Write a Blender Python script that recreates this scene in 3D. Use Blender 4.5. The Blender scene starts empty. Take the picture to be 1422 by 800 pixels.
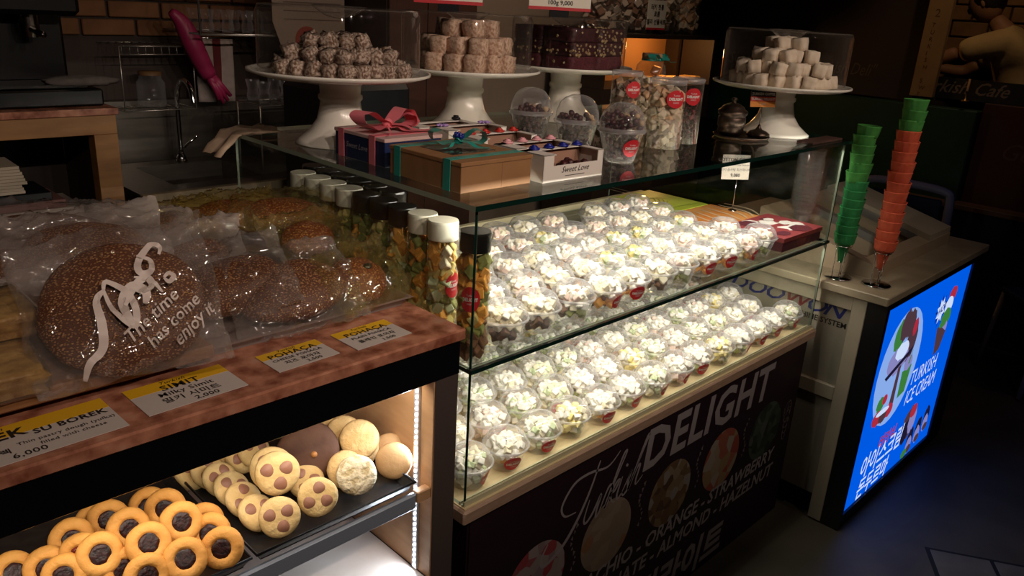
import bpy, bmesh, math, random
from mathutils import Vector, Matrix, Euler, noise

random.seed(7)
PI = math.pi
SC = bpy.context.scene
COL = SC.collection

# ---------------------------------------------------------------- camera
RT = Vector((0.70845431, -0.70355389, 0.05571718))
DN = Vector((-0.19977724, -0.27563272, -0.94027425))
FW = Vector((0.67689109, 0.65501032, -0.33582725))
FPX = 1097.914
EYE = Vector((0, 0, 1.68))
cam_d = bpy.data.cameras.new('camera')
cam = bpy.data.objects.new('camera', cam_d)
COL.objects.link(cam)
cam.matrix_world = Matrix(((RT[0], -DN[0], -FW[0], EYE[0]), (RT[1], -DN[1], -FW[1], EYE[1]), (RT[2], -DN[2], -FW[2], EYE[2]), (0, 0, 0, 1)))
cam_d.sensor_width = 36
cam_d.lens = FPX * 36 / 1422
cam_d.clip_start = 0.02
SC.camera = cam

# ---------------------------------------------------------------- world, exposure
w = bpy.data.worlds.new('world'); SC.world = w; w.use_nodes = True
w.node_tree.nodes['Background'].inputs[0].default_value = (1, 0.8, 0.68, 1)
w.node_tree.nodes['Background'].inputs[1].default_value = 0.002
vs = SC.view_settings
vs.view_transform = 'Standard'; vs.look = 'None'; vs.exposure = 0.0; vs.gamma = 1.0; vs.use_curve_mapping = False
SC.cycles.transparent_max_bounces = 28
SC.cycles.max_bounces = 7
SC.cycles.glossy_bounces = 4
SC.cycles.sample_clamp_indirect = 4.0
SC.cycles.caustics_reflective = False
SC.cycles.caustics_refractive = False

# ---------------------------------------------------------------- lights
def area(name, loc, direction, sx, sy, power, col, spread=180):
    l = bpy.data.lights.new(name, 'AREA'); l.shape = 'RECTANGLE'; l.size = sx; l.size_y = sy
    l.energy = power; l.color = col; l.spread = math.radians(spread)
    o = bpy.data.objects.new(name, l); COL.objects.link(o)
    z = -Vector(direction).normalized(); x = Vector((1, 0, 0)) if abs(z.x) < .9 else Vector((0, 1, 0))
    y = z.cross(x).normalized(); x = y.cross(z)
    o.matrix_world = Matrix(((x[0], y[0], z[0], loc[0]), (x[1], y[1], z[1], loc[1]), (x[2], y[2], z[2], loc[2]), (0, 0, 0, 1)))
    return o
def spot(name, loc, target, power, col, angle=60, size=0.03, blend=.6):
    l = bpy.data.lights.new(name, 'SPOT'); l.energy = power; l.color = col
    l.spot_size = math.radians(angle); l.spot_blend = blend; l.shadow_soft_size = size
    o = bpy.data.objects.new(name, l); COL.objects.link(o); o.location = loc
    o.rotation_euler = (Vector(target) - Vector(loc)).to_track_quat('-Z', 'Y').to_euler()
    return o
WARM = (1, .80, .62)
LEDW = (1, .93, .81)
# LED bars of the glass case (under the top edge and under the shelf edge)
area('case_led_top', (1.715, 1.020, 1.326), (0, .55, -.83), 1.50, .010, 7.0, LEDW)
area('case_led_shelf', (1.715, 1.016, 1.006), (0, .55, -.83), 1.50, .010, 6.5, LEDW)
# bakery cabinet: bar behind the header and the vertical strip on the right wall
area('cabinet_led_header', (.25, 1.045, 1.02), (0, .35, -1), 1.15, .012, 1.75, (1, .90, .74))
area('cabinet_led_side', (.838, 1.048, .77), (-1, .12, 0), .012, .42, 1.25, (.80, .90, 1))
# row of small ceiling spots over the stall front
for x, ty, p in ((-.10, 1.3, 30), (.42, 1.35, 32), (.94, 1.5, 34), (1.42, 1.5, 34), (1.90, 1.35, 28), (2.45, 1.2, 20)):
    spot('ceiling_spot_lamp', (x, -.45, 2.42), (x + .22, ty, 1.30), p, (1, .80, .66), 62, .018, 1.0)
spot('kitchen_spot_lamp', (1.3, 2.45, 2.75), (1.2, 3.4, 1.0), 2.5, (1, .70, .46), 120, .03, 1.0)
spot('aisle_fill_light', (2.9, 2.2, 2.75), (3.0, 3.05, 1.4), 24.0, (1, .76, .56), 110, .03, 1.0)  # added fill to brighten the beige partition, not a known lamp
spot('seating_spot_lamp', (4.5, 1.25, 2.75), (5.5, 1.5, 1.5), 9.0, (1, .64, .34), 70)
spot('hall_blue_lamp', (3.9, .2, 2.8), (4.6, 1.0, .3), 2.2, (.42, .46, 1), 90, .05, 1.0)
spot('walkway_spot_lamp', (1.9, -.4, 2.8), (2.1, .7, 0), 8.0, (1, .80, .58), 90)

# ---------------------------------------------------------------- materials
MATS = {}
def mat(name, col, rough=.6, metal=0, spec=.5, emit=None, estr=0, alpha=None, sheen=0, coat=0):
    if name in MATS: return MATS[name]
    m = bpy.data.materials.new(name); m.use_nodes = True
    b = m.node_tree.nodes['Principled BSDF']
    b.inputs['Base Color'].default_value = (*col, 1)
    b.inputs['Roughness'].default_value = rough
    b.inputs['Metallic'].default_value = metal
    b.inputs['Specular IOR Level'].default_value = spec
    b.inputs['Coat Weight'].default_value = coat
    if emit: b.inputs['Emission Color'].default_value = (*emit, 1); b.inputs['Emission Strength'].default_value = estr
    MATS[name] = m
    return m
def nmat(name, c1, c2, scale=20, rough=.6, bump=0, kind='NOISE', detail=4, stretch=(1, 1, 1), lo=.35, hi=.65, spec=.5, bscale=None, c3=None, metal=0, bdist=.002):
    """two/three colour procedural with optional fine relief"""
    m = mat(name, c1, rough, metal, spec); nt = m.node_tree; b = nt.nodes['Principled BSDF']
    tc = nt.nodes.new('ShaderNodeTexCoord'); mp = nt.nodes.new('ShaderNodeMapping')
    mp.inputs['Scale'].default_value = stretch; nt.links.new(tc.outputs['Object'], mp.inputs[0])
    def tex(sc):
        if kind == 'VORONOI':
            t = nt.nodes.new('ShaderNodeTexVoronoi'); t.inputs['Scale'].default_value = sc; nt.links.new(mp.outputs[0], t.inputs['Vector']); return t.outputs['Distance']
        if kind == 'WAVE':
            t = nt.nodes.new('ShaderNodeTexWave'); t.inputs['Scale'].default_value = sc; t.inputs['Distortion'].default_value = 6; t.inputs['Detail'].default_value = 3
            nt.links.new(mp.outputs[0], t.inputs['Vector']); return t.outputs['Fac']
        t = nt.nodes.new('ShaderNodeTexNoise'); t.inputs['Scale'].default_value = sc; t.inputs['Detail'].default_value = detail
        nt.links.new(mp.outputs[0], t.inputs['Vector']); return t.outputs['Fac']
    r = nt.nodes.new('ShaderNodeValToRGB'); nt.links.new(tex(scale), r.inputs[0])
    e = r.color_ramp.elements; e[0].position = lo; e[0].color = (*c1, 1); e[1].position = hi; e[1].color = (*c2, 1)
    if c3: n = r.color_ramp.elements.new(min(.98, hi + .12)); n.color = (*c3, 1)
    nt.links.new(r.outputs[0], b.inputs['Base Color'])
    if bump:
        bp = nt.nodes.new('ShaderNodeBump'); bp.inputs['Strength'].default_value = bump; bp.inputs['Distance'].default_value = bdist
        nt.links.new(tex(bscale or scale), bp.inputs['Height']); nt.links.new(bp.outputs[0], b.inputs['Normal'])
    return m
def clear(name, tint=(1, 1, 1), gloss=.9, rough=.03, milk=0, milkcol=(1, 1, 1), ior=1.45, bump=0, bscale=60, base=0.0, edge=0, rimmilk=0):
    """thin clear sheet: transmission, fresnel reflection, a little haze"""
    if name in MATS: return MATS[name]
    m = bpy.data.materials.new(name); m.use_nodes = True; nt = m.node_tree; nt.nodes.clear()
    out = nt.nodes.new('ShaderNodeOutputMaterial'); tr = nt.nodes.new('ShaderNodeBsdfTransparent'); gl = nt.nodes.new('ShaderNodeBsdfGlossy')
    tr.inputs[0].default_value = (*tint, 1); gl.inputs['Roughness'].default_value = rough
    gl.inputs[0].default_value = (gloss, gloss, gloss, 1)
    f0 = ((ior - 1) / (ior + 1)) ** 2
    fc = nt.nodes.new('ShaderNodeLayerWeight'); fc.inputs[0].default_value = .5
    pw = nt.nodes.new('ShaderNodeMath'); pw.operation = 'POWER'; pw.inputs[1].default_value = 5; nt.links.new(fc.outputs['Facing'], pw.inputs[0])
    ma = nt.nodes.new('ShaderNodeMath'); ma.operation = 'MULTIPLY_ADD'; ma.inputs[1].default_value = 1 - f0; ma.inputs[2].default_value = f0 + base; ma.use_clamp = True
    nt.links.new(pw.outputs[0], ma.inputs[0]); mx = nt.nodes.new('ShaderNodeMixShader')
    nt.links.new(ma.outputs[0], mx.inputs[0]); src = tr.outputs[0]
    if milk or edge:
        df = nt.nodes.new('ShaderNodeBsdfDiffuse'); df.inputs[0].default_value = (*milkcol, 1)
        tl = nt.nodes.new('ShaderNodeBsdfTranslucent'); tl.inputs[0].default_value = (*milkcol, 1)
        a = nt.nodes.new('ShaderNodeMixShader'); a.inputs[0].default_value = .5; nt.links.new(df.outputs[0], a.inputs[1]); nt.links.new(tl.outputs[0], a.inputs[2])
        b2 = nt.nodes.new('ShaderNodeMixShader'); b2.inputs[0].default_value = milk
        if edge:
            lw = nt.nodes.new('ShaderNodeLayerWeight'); lw.inputs[0].default_value = .25
            mm = nt.nodes.new('ShaderNodeMath'); mm.operation = 'MULTIPLY_ADD'; mm.inputs[1].default_value = edge; mm.inputs[2].default_value = milk; mm.use_clamp = True
            nt.links.new(lw.outputs['Facing'], mm.inputs[0]); nt.links.new(mm.outputs[0], b2.inputs[0])
        if rimmilk:   # loose film away from the bread looks hazier
            tg_ = nt.nodes.new('ShaderNodeTexCoord'); sp_g = nt.nodes.new('ShaderNodeSeparateXYZ'); nt.links.new(tg_.outputs['Generated'], sp_g.inputs[0]); ab = []
            for ax in range(2):
                q1 = nt.nodes.new('ShaderNodeMath'); q1.operation = 'SUBTRACT'; q1.inputs[1].default_value = .5; nt.links.new(sp_g.outputs[ax], q1.inputs[0])
                q2 = nt.nodes.new('ShaderNodeMath'); q2.operation = 'ABSOLUTE'; nt.links.new(q1.outputs[0], q2.inputs[0]); ab.append(q2)
            q3 = nt.nodes.new('ShaderNodeMath'); q3.operation = 'ADD'; nt.links.new(ab[0].outputs[0], q3.inputs[0]); nt.links.new(ab[1].outputs[0], q3.inputs[1])
            nz = nt.nodes.new('ShaderNodeTexNoise'); nz.inputs['Scale'].default_value = 22; nt.links.new(tg_.outputs['Object'], nz.inputs['Vector'])
            q4 = nt.nodes.new('ShaderNodeMath'); q4.operation = 'MULTIPLY_ADD'; q4.inputs[1].default_value = .35; nt.links.new(nz.outputs['Fac'], q4.inputs[0]); nt.links.new(q3.outputs[0], q4.inputs[2])
            mr = nt.nodes.new('ShaderNodeMapRange'); mr.inputs['From Min'].default_value = .52; mr.inputs['From Max'].default_value = .95; mr.inputs['To Min'].default_value = milk; mr.inputs['To Max'].default_value = rimmilk
            nt.links.new(q4.outputs[0], mr.inputs[0]); nt.links.new(mr.outputs[0], b2.inputs[0])
        nt.links.new(tr.outputs[0], b2.inputs[1]); nt.links.new(a.outputs[0], b2.inputs[2]); src = b2.outputs[0]
    nt.links.new(src, mx.inputs[1]); nt.links.new(gl.outputs[0], mx.inputs[2]); nt.links.new(mx.outputs[0], out.inputs[0])
    if bump:
        tx = nt.nodes.new('ShaderNodeTexNoise'); tx.inputs['Scale'].default_value = bscale
        tc = nt.nodes.new('ShaderNodeTexCoord'); nt.links.new(tc.outputs['Object'], tx.inputs['Vector'])
        bp = nt.nodes.new('ShaderNodeBump'); bp.inputs['Strength'].default_value = bump; bp.inputs['Distance'].default_value = .004
        nt.links.new(tx.outputs[0], bp.inputs['Height']); nt.links.new(bp.outputs[0], gl.inputs['Normal'])
    MATS[name] = m
    return m
def glow(name, col, s):
    if name in MATS: return MATS[name]
    m = bpy.data.materials.new(name); m.use_nodes = True; nt = m.node_tree; nt.nodes.clear()
    o = nt.nodes.new('ShaderNodeOutputMaterial'); e = nt.nodes.new('ShaderNodeEmission'); e.inputs[0].default_value = (*col, 1); e.inputs[1].default_value = s
    nt.links.new(e.outputs[0], o.inputs[0]); MATS[name] = m
    return m
GLASS = clear('case_glass', (.968, .985, .972), gloss=.8, ior=1.35, rough=.01)
GEDGE = mat('glass_edge', (.004, .018, .014), .15, spec=.4)
GEDGE2 = mat('glass_edge_pale', (.30, .36, .27), .2)
PLAST = clear('clear_plastic', (.98, .98, .98), ior=1.50, rough=.05, milk=.035, edge=.50, milkcol=(.95, .94, .98))
PLRIM = clear('clear_plastic_rim', (.93, .93, .95), ior=1.6, rough=.12, milk=.30, milkcol=(.95, .94, .97))
ACRY = clear('acrylic_cover', (.96, .95, .93), ior=1.45, rough=.03, milk=.004, edge=.09, milkcol=(.8, .72, .66))
FILM = clear('bag_film', (.985, .98, .975), ior=1.5, rough=.045, milk=.006, milkcol=(.88, .80, .76), bump=1.0, bscale=34, base=.05, rimmilk=.15)
FILMY = clear('bag_film_yellow', (.96, .92, .74), ior=1.5, rough=.045, milk=.02, milkcol=(.85, .70, .32), bump=1.0, bscale=34, base=.05, rimmilk=.15)
FILMW = clear('bag_film_milky', (.98, .97, .96), ior=1.5, rough=.045, milk=.08, milkcol=(.88, .78, .73), bump=1.0, bscale=34, base=.05, rimmilk=.38)
WHITEP = mat('white_gloss_ceramic', (.78, .74, .66), .22, coat=.3)
CHROME = mat('chrome', (.75, .75, .76), .12, 1)
BLACK = mat('black_plastic', (.006, .006, .008), .25)
BLACKM = mat('black_laminate', (.008, .008, .010), .45)
RED = mat('red_sticker', (.55, .02, .03), .4)
WPRINT = mat('white_print', (.80, .78, .76), .5)
KPRINT = mat('black_print', (.015, .013, .013), .5)

# ---------------------------------------------------------------- mesh helpers
class MB:
    def __init__(s): s.v = []; s.f = []; s.mi = []; s.sm = []
    def add(s, vs_, fs, m=0, smooth=False, M=None):
        k = len(s.v)
        s.v += [tuple(M @ Vector(p)) if M else tuple(p) for p in vs_]
        for f in fs: s.f.append([i + k for i in f]); s.mi.append(m); s.sm.append(smooth)
        return s
    def box(s, x0, x1, y0, y1, z0, z1, m=0, M=None, mf=None, c=0.0):
        """box, with an optional small chamfer c on vertical and horizontal edges"""
        if c > 0:
            bm = bmesh.new(); bmesh.ops.create_cube(bm, size=1)
            for v in bm.verts: v.co = Vector(((x0 + x1) / 2 + v.co.x * (x1 - x0), (y0 + y1) / 2 + v.co.y * (y1 - y0), (z0 + z1) / 2 + v.co.z * (z1 - z0)))
            bmesh.ops.bevel(bm, geom=list(bm.edges), offset=c, segments=1, affect='EDGES')
            bm.verts.index_update(); vv = [v.co[:] for v in bm.verts]; ff = [[v.index for v in f.verts] for f in bm.faces]; bm.free()
            return s.add(vv, ff, m, False, M)
        V = [(x0, y0, z0), (x1, y0, z0), (x1, y1, z0), (x0, y1, z0), (x0, y0, z1), (x1, y0, z1), (x1, y1, z1), (x0, y1, z1)]
        F = [(0, 3, 2, 1), (4, 5, 6, 7), (0, 1, 5, 4), (1, 2, 6, 5), (2, 3, 7, 6), (3, 0, 4, 7)]  # bottom top front right back left
        if mf is None: return s.add(V, F, m, False, M)
        k = len(s.v); s.v += [tuple(M @ Vector(p)) if M else p for p in V]
        for i, f in enumerate(F): s.f.append([a + k for a in f]); s.mi.append(mf[i]); s.sm.append(False)
        return s
    def lathe(s, prof, n=24, m=0, M=None, smooth=True, cap0=False, cap1=False, sx=1, sy=1, fn=None):
        V = []; F = []
        for r, z in prof:
            for i in range(n):
                a = 2 * PI * i / n; rr = r * (fn(a, z) if fn else 1); V.append((rr * math.cos(a) * sx, rr * math.sin(a) * sy, z))
        for j in range(len(prof) - 1):
            for i in range(n):
                a, b = j * n + i, j * n + (i + 1) % n; F.append((a, b, b + n, a + n))
        s.add(V, F, m, smooth, M)
        if cap0: s.add([V[i] for i in range(n)], [list(range(n))[::-1]], m, False, M)
        if cap1: s.add(V[-n:], [list(range(n))], m, False, M)
        return s
    def tube(s, pts, r, n=8, m=0, M=None, closed=False, cap=True):
        pts = [Vector(p) for p in pts]; L = len(pts); rs = r if isinstance(r, (list, tuple)) else [r] * L
        V = []; F = []; up = Vector((0, 0, 1)); prev = None
        for i, p in enumerate(pts):
            a = pts[(i - 1) % L] if (closed or i > 0) else p; b = pts[(i + 1) % L] if (closed or i < L - 1) else p
            t = (b - a).normalized()
            if prev is None: u = t.cross(up); u = t.cross(Vector((0, 1, 0))) if u.length < .05 else u
            else: u = prev - t * prev.dot(t)
            u.normalize(); prev = u; q = t.cross(u)
            for k in range(n):
                c = 2 * PI * k / n; V.append(tuple(p + (u * math.cos(c) + q * math.sin(c)) * rs[i]))
        for i in range(L if closed else L - 1):
            for k in range(n):
                a = i * n + k; b = i * n + (k + 1) % n; c = ((i + 1) % L) * n + (k + 1) % n; d = ((i + 1) % L) * n + k; F.append((a, b, c, d))
        if cap and not closed: F.append(list(range(n))[::-1]); F.append(list(range((L - 1) * n, L * n)))
        return s.add(V, F, m, True, M)
    def disc(s, r, z, n=24, m=0, M=None): return s.add([(r * math.cos(2 * PI * i / n), r * math.sin(2 * PI * i / n), z) for i in range(n)], [list(range(n))], m, False, M)
    def blob(s, rx, ry, rz, n=16, k=8, m=0, M=None, amp=0, fq=8, seed=0, pw=1.0, flat=None):
        V = []; F = []
        for j in range(k + 1):
            th = PI * j / k
            for i in range(n):
                a = 2 * PI * i / n
                d = Vector((math.sin(th) * math.cos(a), math.sin(th) * math.sin(a), math.cos(th)))
                if pw != 1: d = Vector([math.copysign(abs(c) ** pw, c) for c in d])
                q = 1 + (amp * noise.noise(d * fq + Vector((seed, seed * 2.3, 0))) if amp else 0)
                p = Vector((d.x * rx * q, d.y * ry * q, d.z * rz * q))
                if flat is not None and p.z < flat: p.z = flat
                V.append(p[:])
        for j in range(k):
            for i in range(n): a = j * n + i; b = j * n + (i + 1) % n; F.append((a, a + n, b + n, b))
        return s.add(V, F, m, True, M)
    def ribbon(s, pts, nrm, wd, m=0, M=None, thick=0):
        """flat strip through pts; wd width (number or list); nrm normal"""
        pts = [Vector(p) for p in pts]; nrm = Vector(nrm); L = len(pts); ws = wd if isinstance(wd, (list, tuple)) else [wd] * L
        V = []
        for i, p in enumerate(pts):
            t = (pts[min(L - 1, i + 1)] - pts[max(0, i - 1)]).normalized(); q = t.cross(nrm).normalized() * ws[i] / 2
            V += [tuple(p - q), tuple(p + q)]
        return s.add(V, [(2 * i, 2 * i + 1, 2 * i + 3, 2 * i + 2) for i in range(L - 1)], m, True, M)
    def mesh(s, name, mats):
        me = bpy.data.meshes.new(name); me.from_pydata(s.v, [], s.f)
        for m_ in (mats if isinstance(mats, (list, tuple)) else [mats]): me.materials.append(m_)
        me.polygons.foreach_set('material_index', s.mi); me.polygons.foreach_set('use_smooth', s.sm); me.update()
        return me
    def obj(s, name, mats, parent=None, loc=(0, 0, 0), rot=None, **kw): return put(name, s.mesh(name, mats), parent, loc, rot, **kw)

def put(name, me, parent=None, loc=(0, 0, 0), rot=None, label=None, cat=None, group=None, kind=None):
    o = bpy.data.objects.new(name, me); COL.objects.link(o); o.location = loc
    if rot: o.rotation_euler = rot
    if parent: o.parent = parent
    return tag(o, label, cat, group, kind)
def tag(o, label=None, cat=None, group=None, kind=None):
    if label: o['label'] = label
    if cat: o['category'] = cat
    if group: o['group'] = group
    if kind: o['kind'] = kind
    return o
def thing(name, loc, label, cat, group=None, rot=None): return put(name, None, None, loc, rot, label, cat, group)
def dup(root, loc=None, rot=None, label=None, group=None):
    r = root.copy(); COL.objects.link(r)
    if loc is not None: r.location = loc
    if rot is not None: r.rotation_euler = rot
    if label: r['label'] = label
    if group: r['group'] = group
    for ch in list(root.children):
        c = ch.copy(); COL.objects.link(c); c.parent = r
        for g in list(ch.children):
            d = g.copy(); COL.objects.link(d); d.parent = c
    return r
def T(x=0, y=0, z=0, rx=0, ry=0, rz=0, s=1): return Matrix.Translation((x, y, z)) @ Euler((rx, ry, rz)).to_matrix().to_4x4() @ Matrix.Scale(s, 4)
def frame(o, xa, ya):
    """matrix with local x along xa, y along ya, z their normal, origin o"""
    x = Vector(xa).normalized(); y = Vector(ya).normalized(); z = x.cross(y)
    return Matrix(((x[0], y[0], z[0], o[0]), (x[1], y[1], z[1], o[1]), (x[2], y[2], z[2], o[2]), (0, 0, 0, 1)))
def at(px, py, z):
    """point of the plane of height z that the photograph shows at a pixel"""
    d = RT * ((px - 711) / FPX) + DN * ((py - 400) / FPX) + FW
    return EYE + d * ((z - EYE.z) / d.z)
def text_mesh(s, size=1, bold=0, shear=0, align='LEFT', space=1.0, res=2):
    c = bpy.data.curves.new('t', 'FONT'); c.body = s; c.size = size; c.offset = bold; c.shear = shear; c.align_x = align
    c.space_character = space; c.resolution_u = res; c.fill_mode = 'FRONT'
    o = bpy.data.objects.new('t', c); COL.objects.link(o); dg = bpy.context.evaluated_depsgraph_get(); dg.update()
    me = bpy.data.meshes.new_from_object(o.evaluated_get(dg)); bpy.data.objects.remove(o); bpy.data.curves.remove(c)
    r = ([v.co[:] for v in me.vertices], [list(p.vertices) for p in me.polygons]); bpy.data.meshes.remove(me)
    return r
def write(mb, s, M, size, m=0, bold=0, shear=0, align='LEFT', space=1.0, fn=None, sx=1.0, res=2):
    V, F = text_mesh(s, size, bold, shear, align, space, res)
    V = [(v[0] * sx, v[1], v[2]) for v in V]
    if fn: V = [fn(v) for v in V]
    mb.add(V, F, m, False, M)
def cr(pts, n=6):
    """Catmull-Rom through 2-D or 3-D points"""
    P_ = [Vector(p) for p in pts]; P_ = [P_[0]] + P_ + [P_[-1]]; out = []
    for i in range(1, len(P_) - 2):
        a, b, c, d = P_[i - 1:i + 3]
        for k in range(n):
            t = k / n; out.append(.5 * ((2 * b) + (c - a) * t + (2 * a - 5 * b + 4 * c - d) * t * t + (3 * b - a - 3 * c + d) * t ** 3))
    out.append(P_[-2]); return out
def stroke(mb, pts, wd, M, m=0, fn=None):
    q = cr([(p[0], p[1], 0) for p in pts]); L = len(q)
    ws = [wd * (.45 + .75 * math.sin(PI * (i + .5) / L)) for i in range(L)]
    if fn:
        k = len(mb.v); mb.ribbon(q, (0, 0, 1), ws, m); 
        for i in range(k, len(mb.v)): mb.v[i] = tuple(M @ Vector(fn(mb.v[i])))
    else: mb.ribbon(q, (0, 0, 1), ws, m, M)
def ordn(i): return ['first', 'second', 'third', 'fourth', 'fifth', 'sixth', 'seventh', 'eighth', 'ninth', 'tenth', 'eleventh', 'twelfth', 'thirteenth', 'fourteenth', 'fifteenth', 'sixteenth', 'seventeenth', 'eighteenth', 'nineteenth', 'twentieth'][i]
# ================================================================ SETTING
FLOORM = nmat('floor_concrete', (.055, .045, .033), (.095, .078, .056), 3.5, .50, .25, detail=8, bscale=45)
WALLM = nmat('wall_dark_brown', (.030, .018, .012), (.045, .026, .018), 2, .7)
DKRED = nmat('wall_dark_red', (.045, .010, .008), (.060, .014, .010), 3, .7)
CEILM = mat('ceiling_black', (.012, .011, .010), .8)
def struct(name, mb, m, parent=None, loc=(0, 0, 0)):
    return mb.obj(name, m, parent, loc, kind=None if parent else 'structure')
struct('floor', MB().box(-2.2, 7.2, -3, 3.8, -.05, 0), FLOORM)
struct('ceiling', MB().box(-2.2, 7.2, -3, 3.8, 2.9, 2.95), CEILM)
wall_back = struct('wall_back', MB().box(-2.2, 7.2, 3.7, 3.8, 0, 2.9), WALLM)
struct('wall_left', MB().box(-2.25, -2.2, -3, 3.8, 0, 2.9), WALLM)
struct('wall_right', MB().box(7.2, 7.3, -3, 3.8, 0, 2.9), WALLM)
struct('wall_front', MB().box(-2.2, 7.2, -3.1, -3, 0, 2.9), CEILM)
# bricks of the back wall seen above the kitchen counter
BRK = nmat('brick_clay', (.17, .07, .028), (.24, .11, .045), 9, .8, .6, detail=6, bscale=60)
bme = MB().box(-.105, .105, -.022, .0, -.032, .032, c=.004).mesh('brick', BRK)
for r in range(9):
    for c in range(8):
        put('brick', bme, wall_back, (1.05 + c * .222 + (r % 2) * .111, 3.699, 1.50 + r * .074), (0, random.uniform(-.01, .01), 0))

# ================================================================ GLASS DISPLAY CASE
WOOD = nmat('lit_top_wood', (.66, .52, .29), (.72, .58, .34), 14, .42, stretch=(1, 8, 8))  # same board as the edge; yellow of its lit top is in the colour
WEDGE = nmat('wood_edge', (.34, .22, .15), (.42, .28, .20), 20, .4, stretch=(1, 6, 6))
DARKP = mat('sign_aubergine', (.019, .006, .012), .5, spec=.3)
X0, X1, Y0, Y1 = .93, 2.49, 1.0, 1.90
case = thing('display_case', (1.71, 1.45, 0), 'long two-tier glass display case on a dark sign-fronted base', 'display case')
def CP(mb, name, mats, label=None, parent=None): return mb.obj(name, mats, parent or case, (-1.71, -1.45, 0) if parent is None else (0, 0, 0), label=label)
CP(MB().box(.945, 2.485, 1.003, 1.88, .0, .68), 'base_cabinet', DARKP)
CP(MB().box(.918, 2.503, .984, 1.90, .680, .712, c=.004), 'base_board', [WEDGE])
CP(MB().box(.926, 2.495, .992, 1.89, .712, .7145), 'board_top', WOOD)
CP(MB().box(X0, X1, .998, 1.002, .7145, .726).box(X0, X1, 1.010, 1.014, .7145, .722), 'glazing_channel', mat('channel_plastic', (.55, .52, .34), .3))
def pane(name, x0, x1, y0, y1, z0, z1, edge):   # edge: face indices with edge material
    mf = [0] * 6
    for e, k in edge.items(): mf[e] = k
    CP(MB().box(x0, x1, y0, y1, z0, z1, mf=mf), name, [GLASS, GEDGE, GEDGE2])
ALLE = {0: 2, 1: 2, 3: 2, 5: 2}
pane('front_pane', X0 + .007, X1 - .007, Y0 + .001, Y0 + .007, .7155, 1.0135, ALLE)
pane('front_pane', X0 + .007, X1 - .007, Y0 + .001, Y0 + .007, 1.0235, 1.335, ALLE)
for (a, b) in ((X0, X0 + .006), (X1 - .006, X1)):
    for (z0, z1) in ((.7155, 1.0135), (1.0235, 1.335)):
        pane('side_pane', a, b, Y0 + .001, Y1, z0, z1, {0: 2, 1: 2, 2: 1, 4: 2})
pane('glass_shelf', X0, X1, .994, 1.745, 1.0140, 1.0225, {2: 1, 3: 1, 4: 2, 5: 1})
pane('glass_top', X0 - .012, X1 + .012, .988, Y1 + .01, 1.336, 1.346, {2: 1, 3: 1, 4: 2, 5: 2})
CP(MB().box(X0 + .01, X1 - .01, 1.728, 1.745, 1.0235, 1.042), 'shelf_back_rail', mat('rail_beige', (.50, .44, .28), .4))
CP(MB().box(X0 + .01, X1 - .01, 1.755, 1.762, .7155, .98).box(X0 + .01, X1 - .01, 1.745, 1.775, .98, 1.00), 'back_rail', mat('rail_aluminium', (.30, .28, .22), .35, .7))
for z, nm in ((1.3355, 'led_bar'), (1.0135, 'led_bar')):
    CP(MB().box(.945, 2.475, 1.009, 1.024, z - .006, z), nm, mat('black_anodised', (.01, .01, .01), .3))

# ---- printed front of the case
def FM(x, z, y=1.0): return frame((x, y, z), (1, 0, 0), (0, 0, 1))
sg = MB().box(.95, 2.484, .9995, 1.0025, .004, .679)
sign = sg.obj('sign_panel', DARKP, case, (-1.71, -1.45, 0))
SILV = mat('sign_grey_print', (.30, .265, .275), .5)
sp = MB()
Yp = .9990
write(sp, 'DELIGHT', FM(1.565, .535, Yp), .168, bold=.0045, shear=.12, sx=.97, space=1.06)
def sc(pts, x, z, s, wd): stroke(sp, [((p[0] + p[1] * .35) * s, p[1] * s * 1.12) for p in pts], wd * .95, FM(x, z, Yp))
# flowing script word "Turkish"
S = .062
sc([(.2, .9), (-.5, 1.0), (-.9, 1.5), (-.5, 2.15), (.4, 2.25), (1.6, 2.1), (2.2, 2.5)], 1.270, .468, S, .007)
sc([(1.0, 2.2), (.9, 1.2), (.6, .2), (.05, -.6), (-.8, -.95), (-1.15, -.6), (-1.0, -.1)], 1.270, .492, S, .010)
sc([(0, .95), (0, .25), (.2, .0), (.5, .25), (.75, .9), (.75, .3), (.85, .0), (1.05, .15)], 1.332, .478, S, .0075)
sc([(0, .1), (.15, .85), (.3, 1.0), (.5, .85), (.55, .7)], 1.394, .482, S, .0075)
sc([(0, 0), (.25, 1.2), (.45, 2.0), (.25, 1.9), (.05, .6), (0, 0), (.3, .8), (.55, .9), (.4, .55), (.15, .5), (.45, .1), (.7, .05)], 1.418, .488, S, .0075)
sc([(0, .9), (-.02, .2), (.15, .0), (.35, .2)], 1.463, .494, S, .0075)
sc([(.08, 1.25), (.12, 1.35)], 1.463, .494, S, .010)
sc([(.0, .1), (.3, .9), (.25, .5), (.4, .15), (.2, -.05), (0, .1)], 1.484, .498, S, .0075)
sc([(0, 0), (.3, 1.4), (.45, 2.0), (.3, 1.9), (.1, .7), (0, 0), (.2, .75), (.42, .85), (.42, .3), (.55, .05), (.9, .3)], 1.513, .502, S, .0075)
write(sp, 'ROSE - PISTACHIO - ORANGE - STRAWBERRY', FM(2.372, .255, Yp), .066, bold=.0016, shear=.15, align='RIGHT')
write(sp, 'POMEGRANATE - ALMOND - HAZELNUT', FM(2.385, .188, Yp), .066, bold=.0016, shear=.15, align='RIGHT')
write(sp, '터키쉬 딜라이트', FM(2.09, .030, Yp), .135, bold=.0048, shear=.18, align='RIGHT')
sp.obj('lettering', SILV, case, (-1.71, -1.45, 0))
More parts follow.
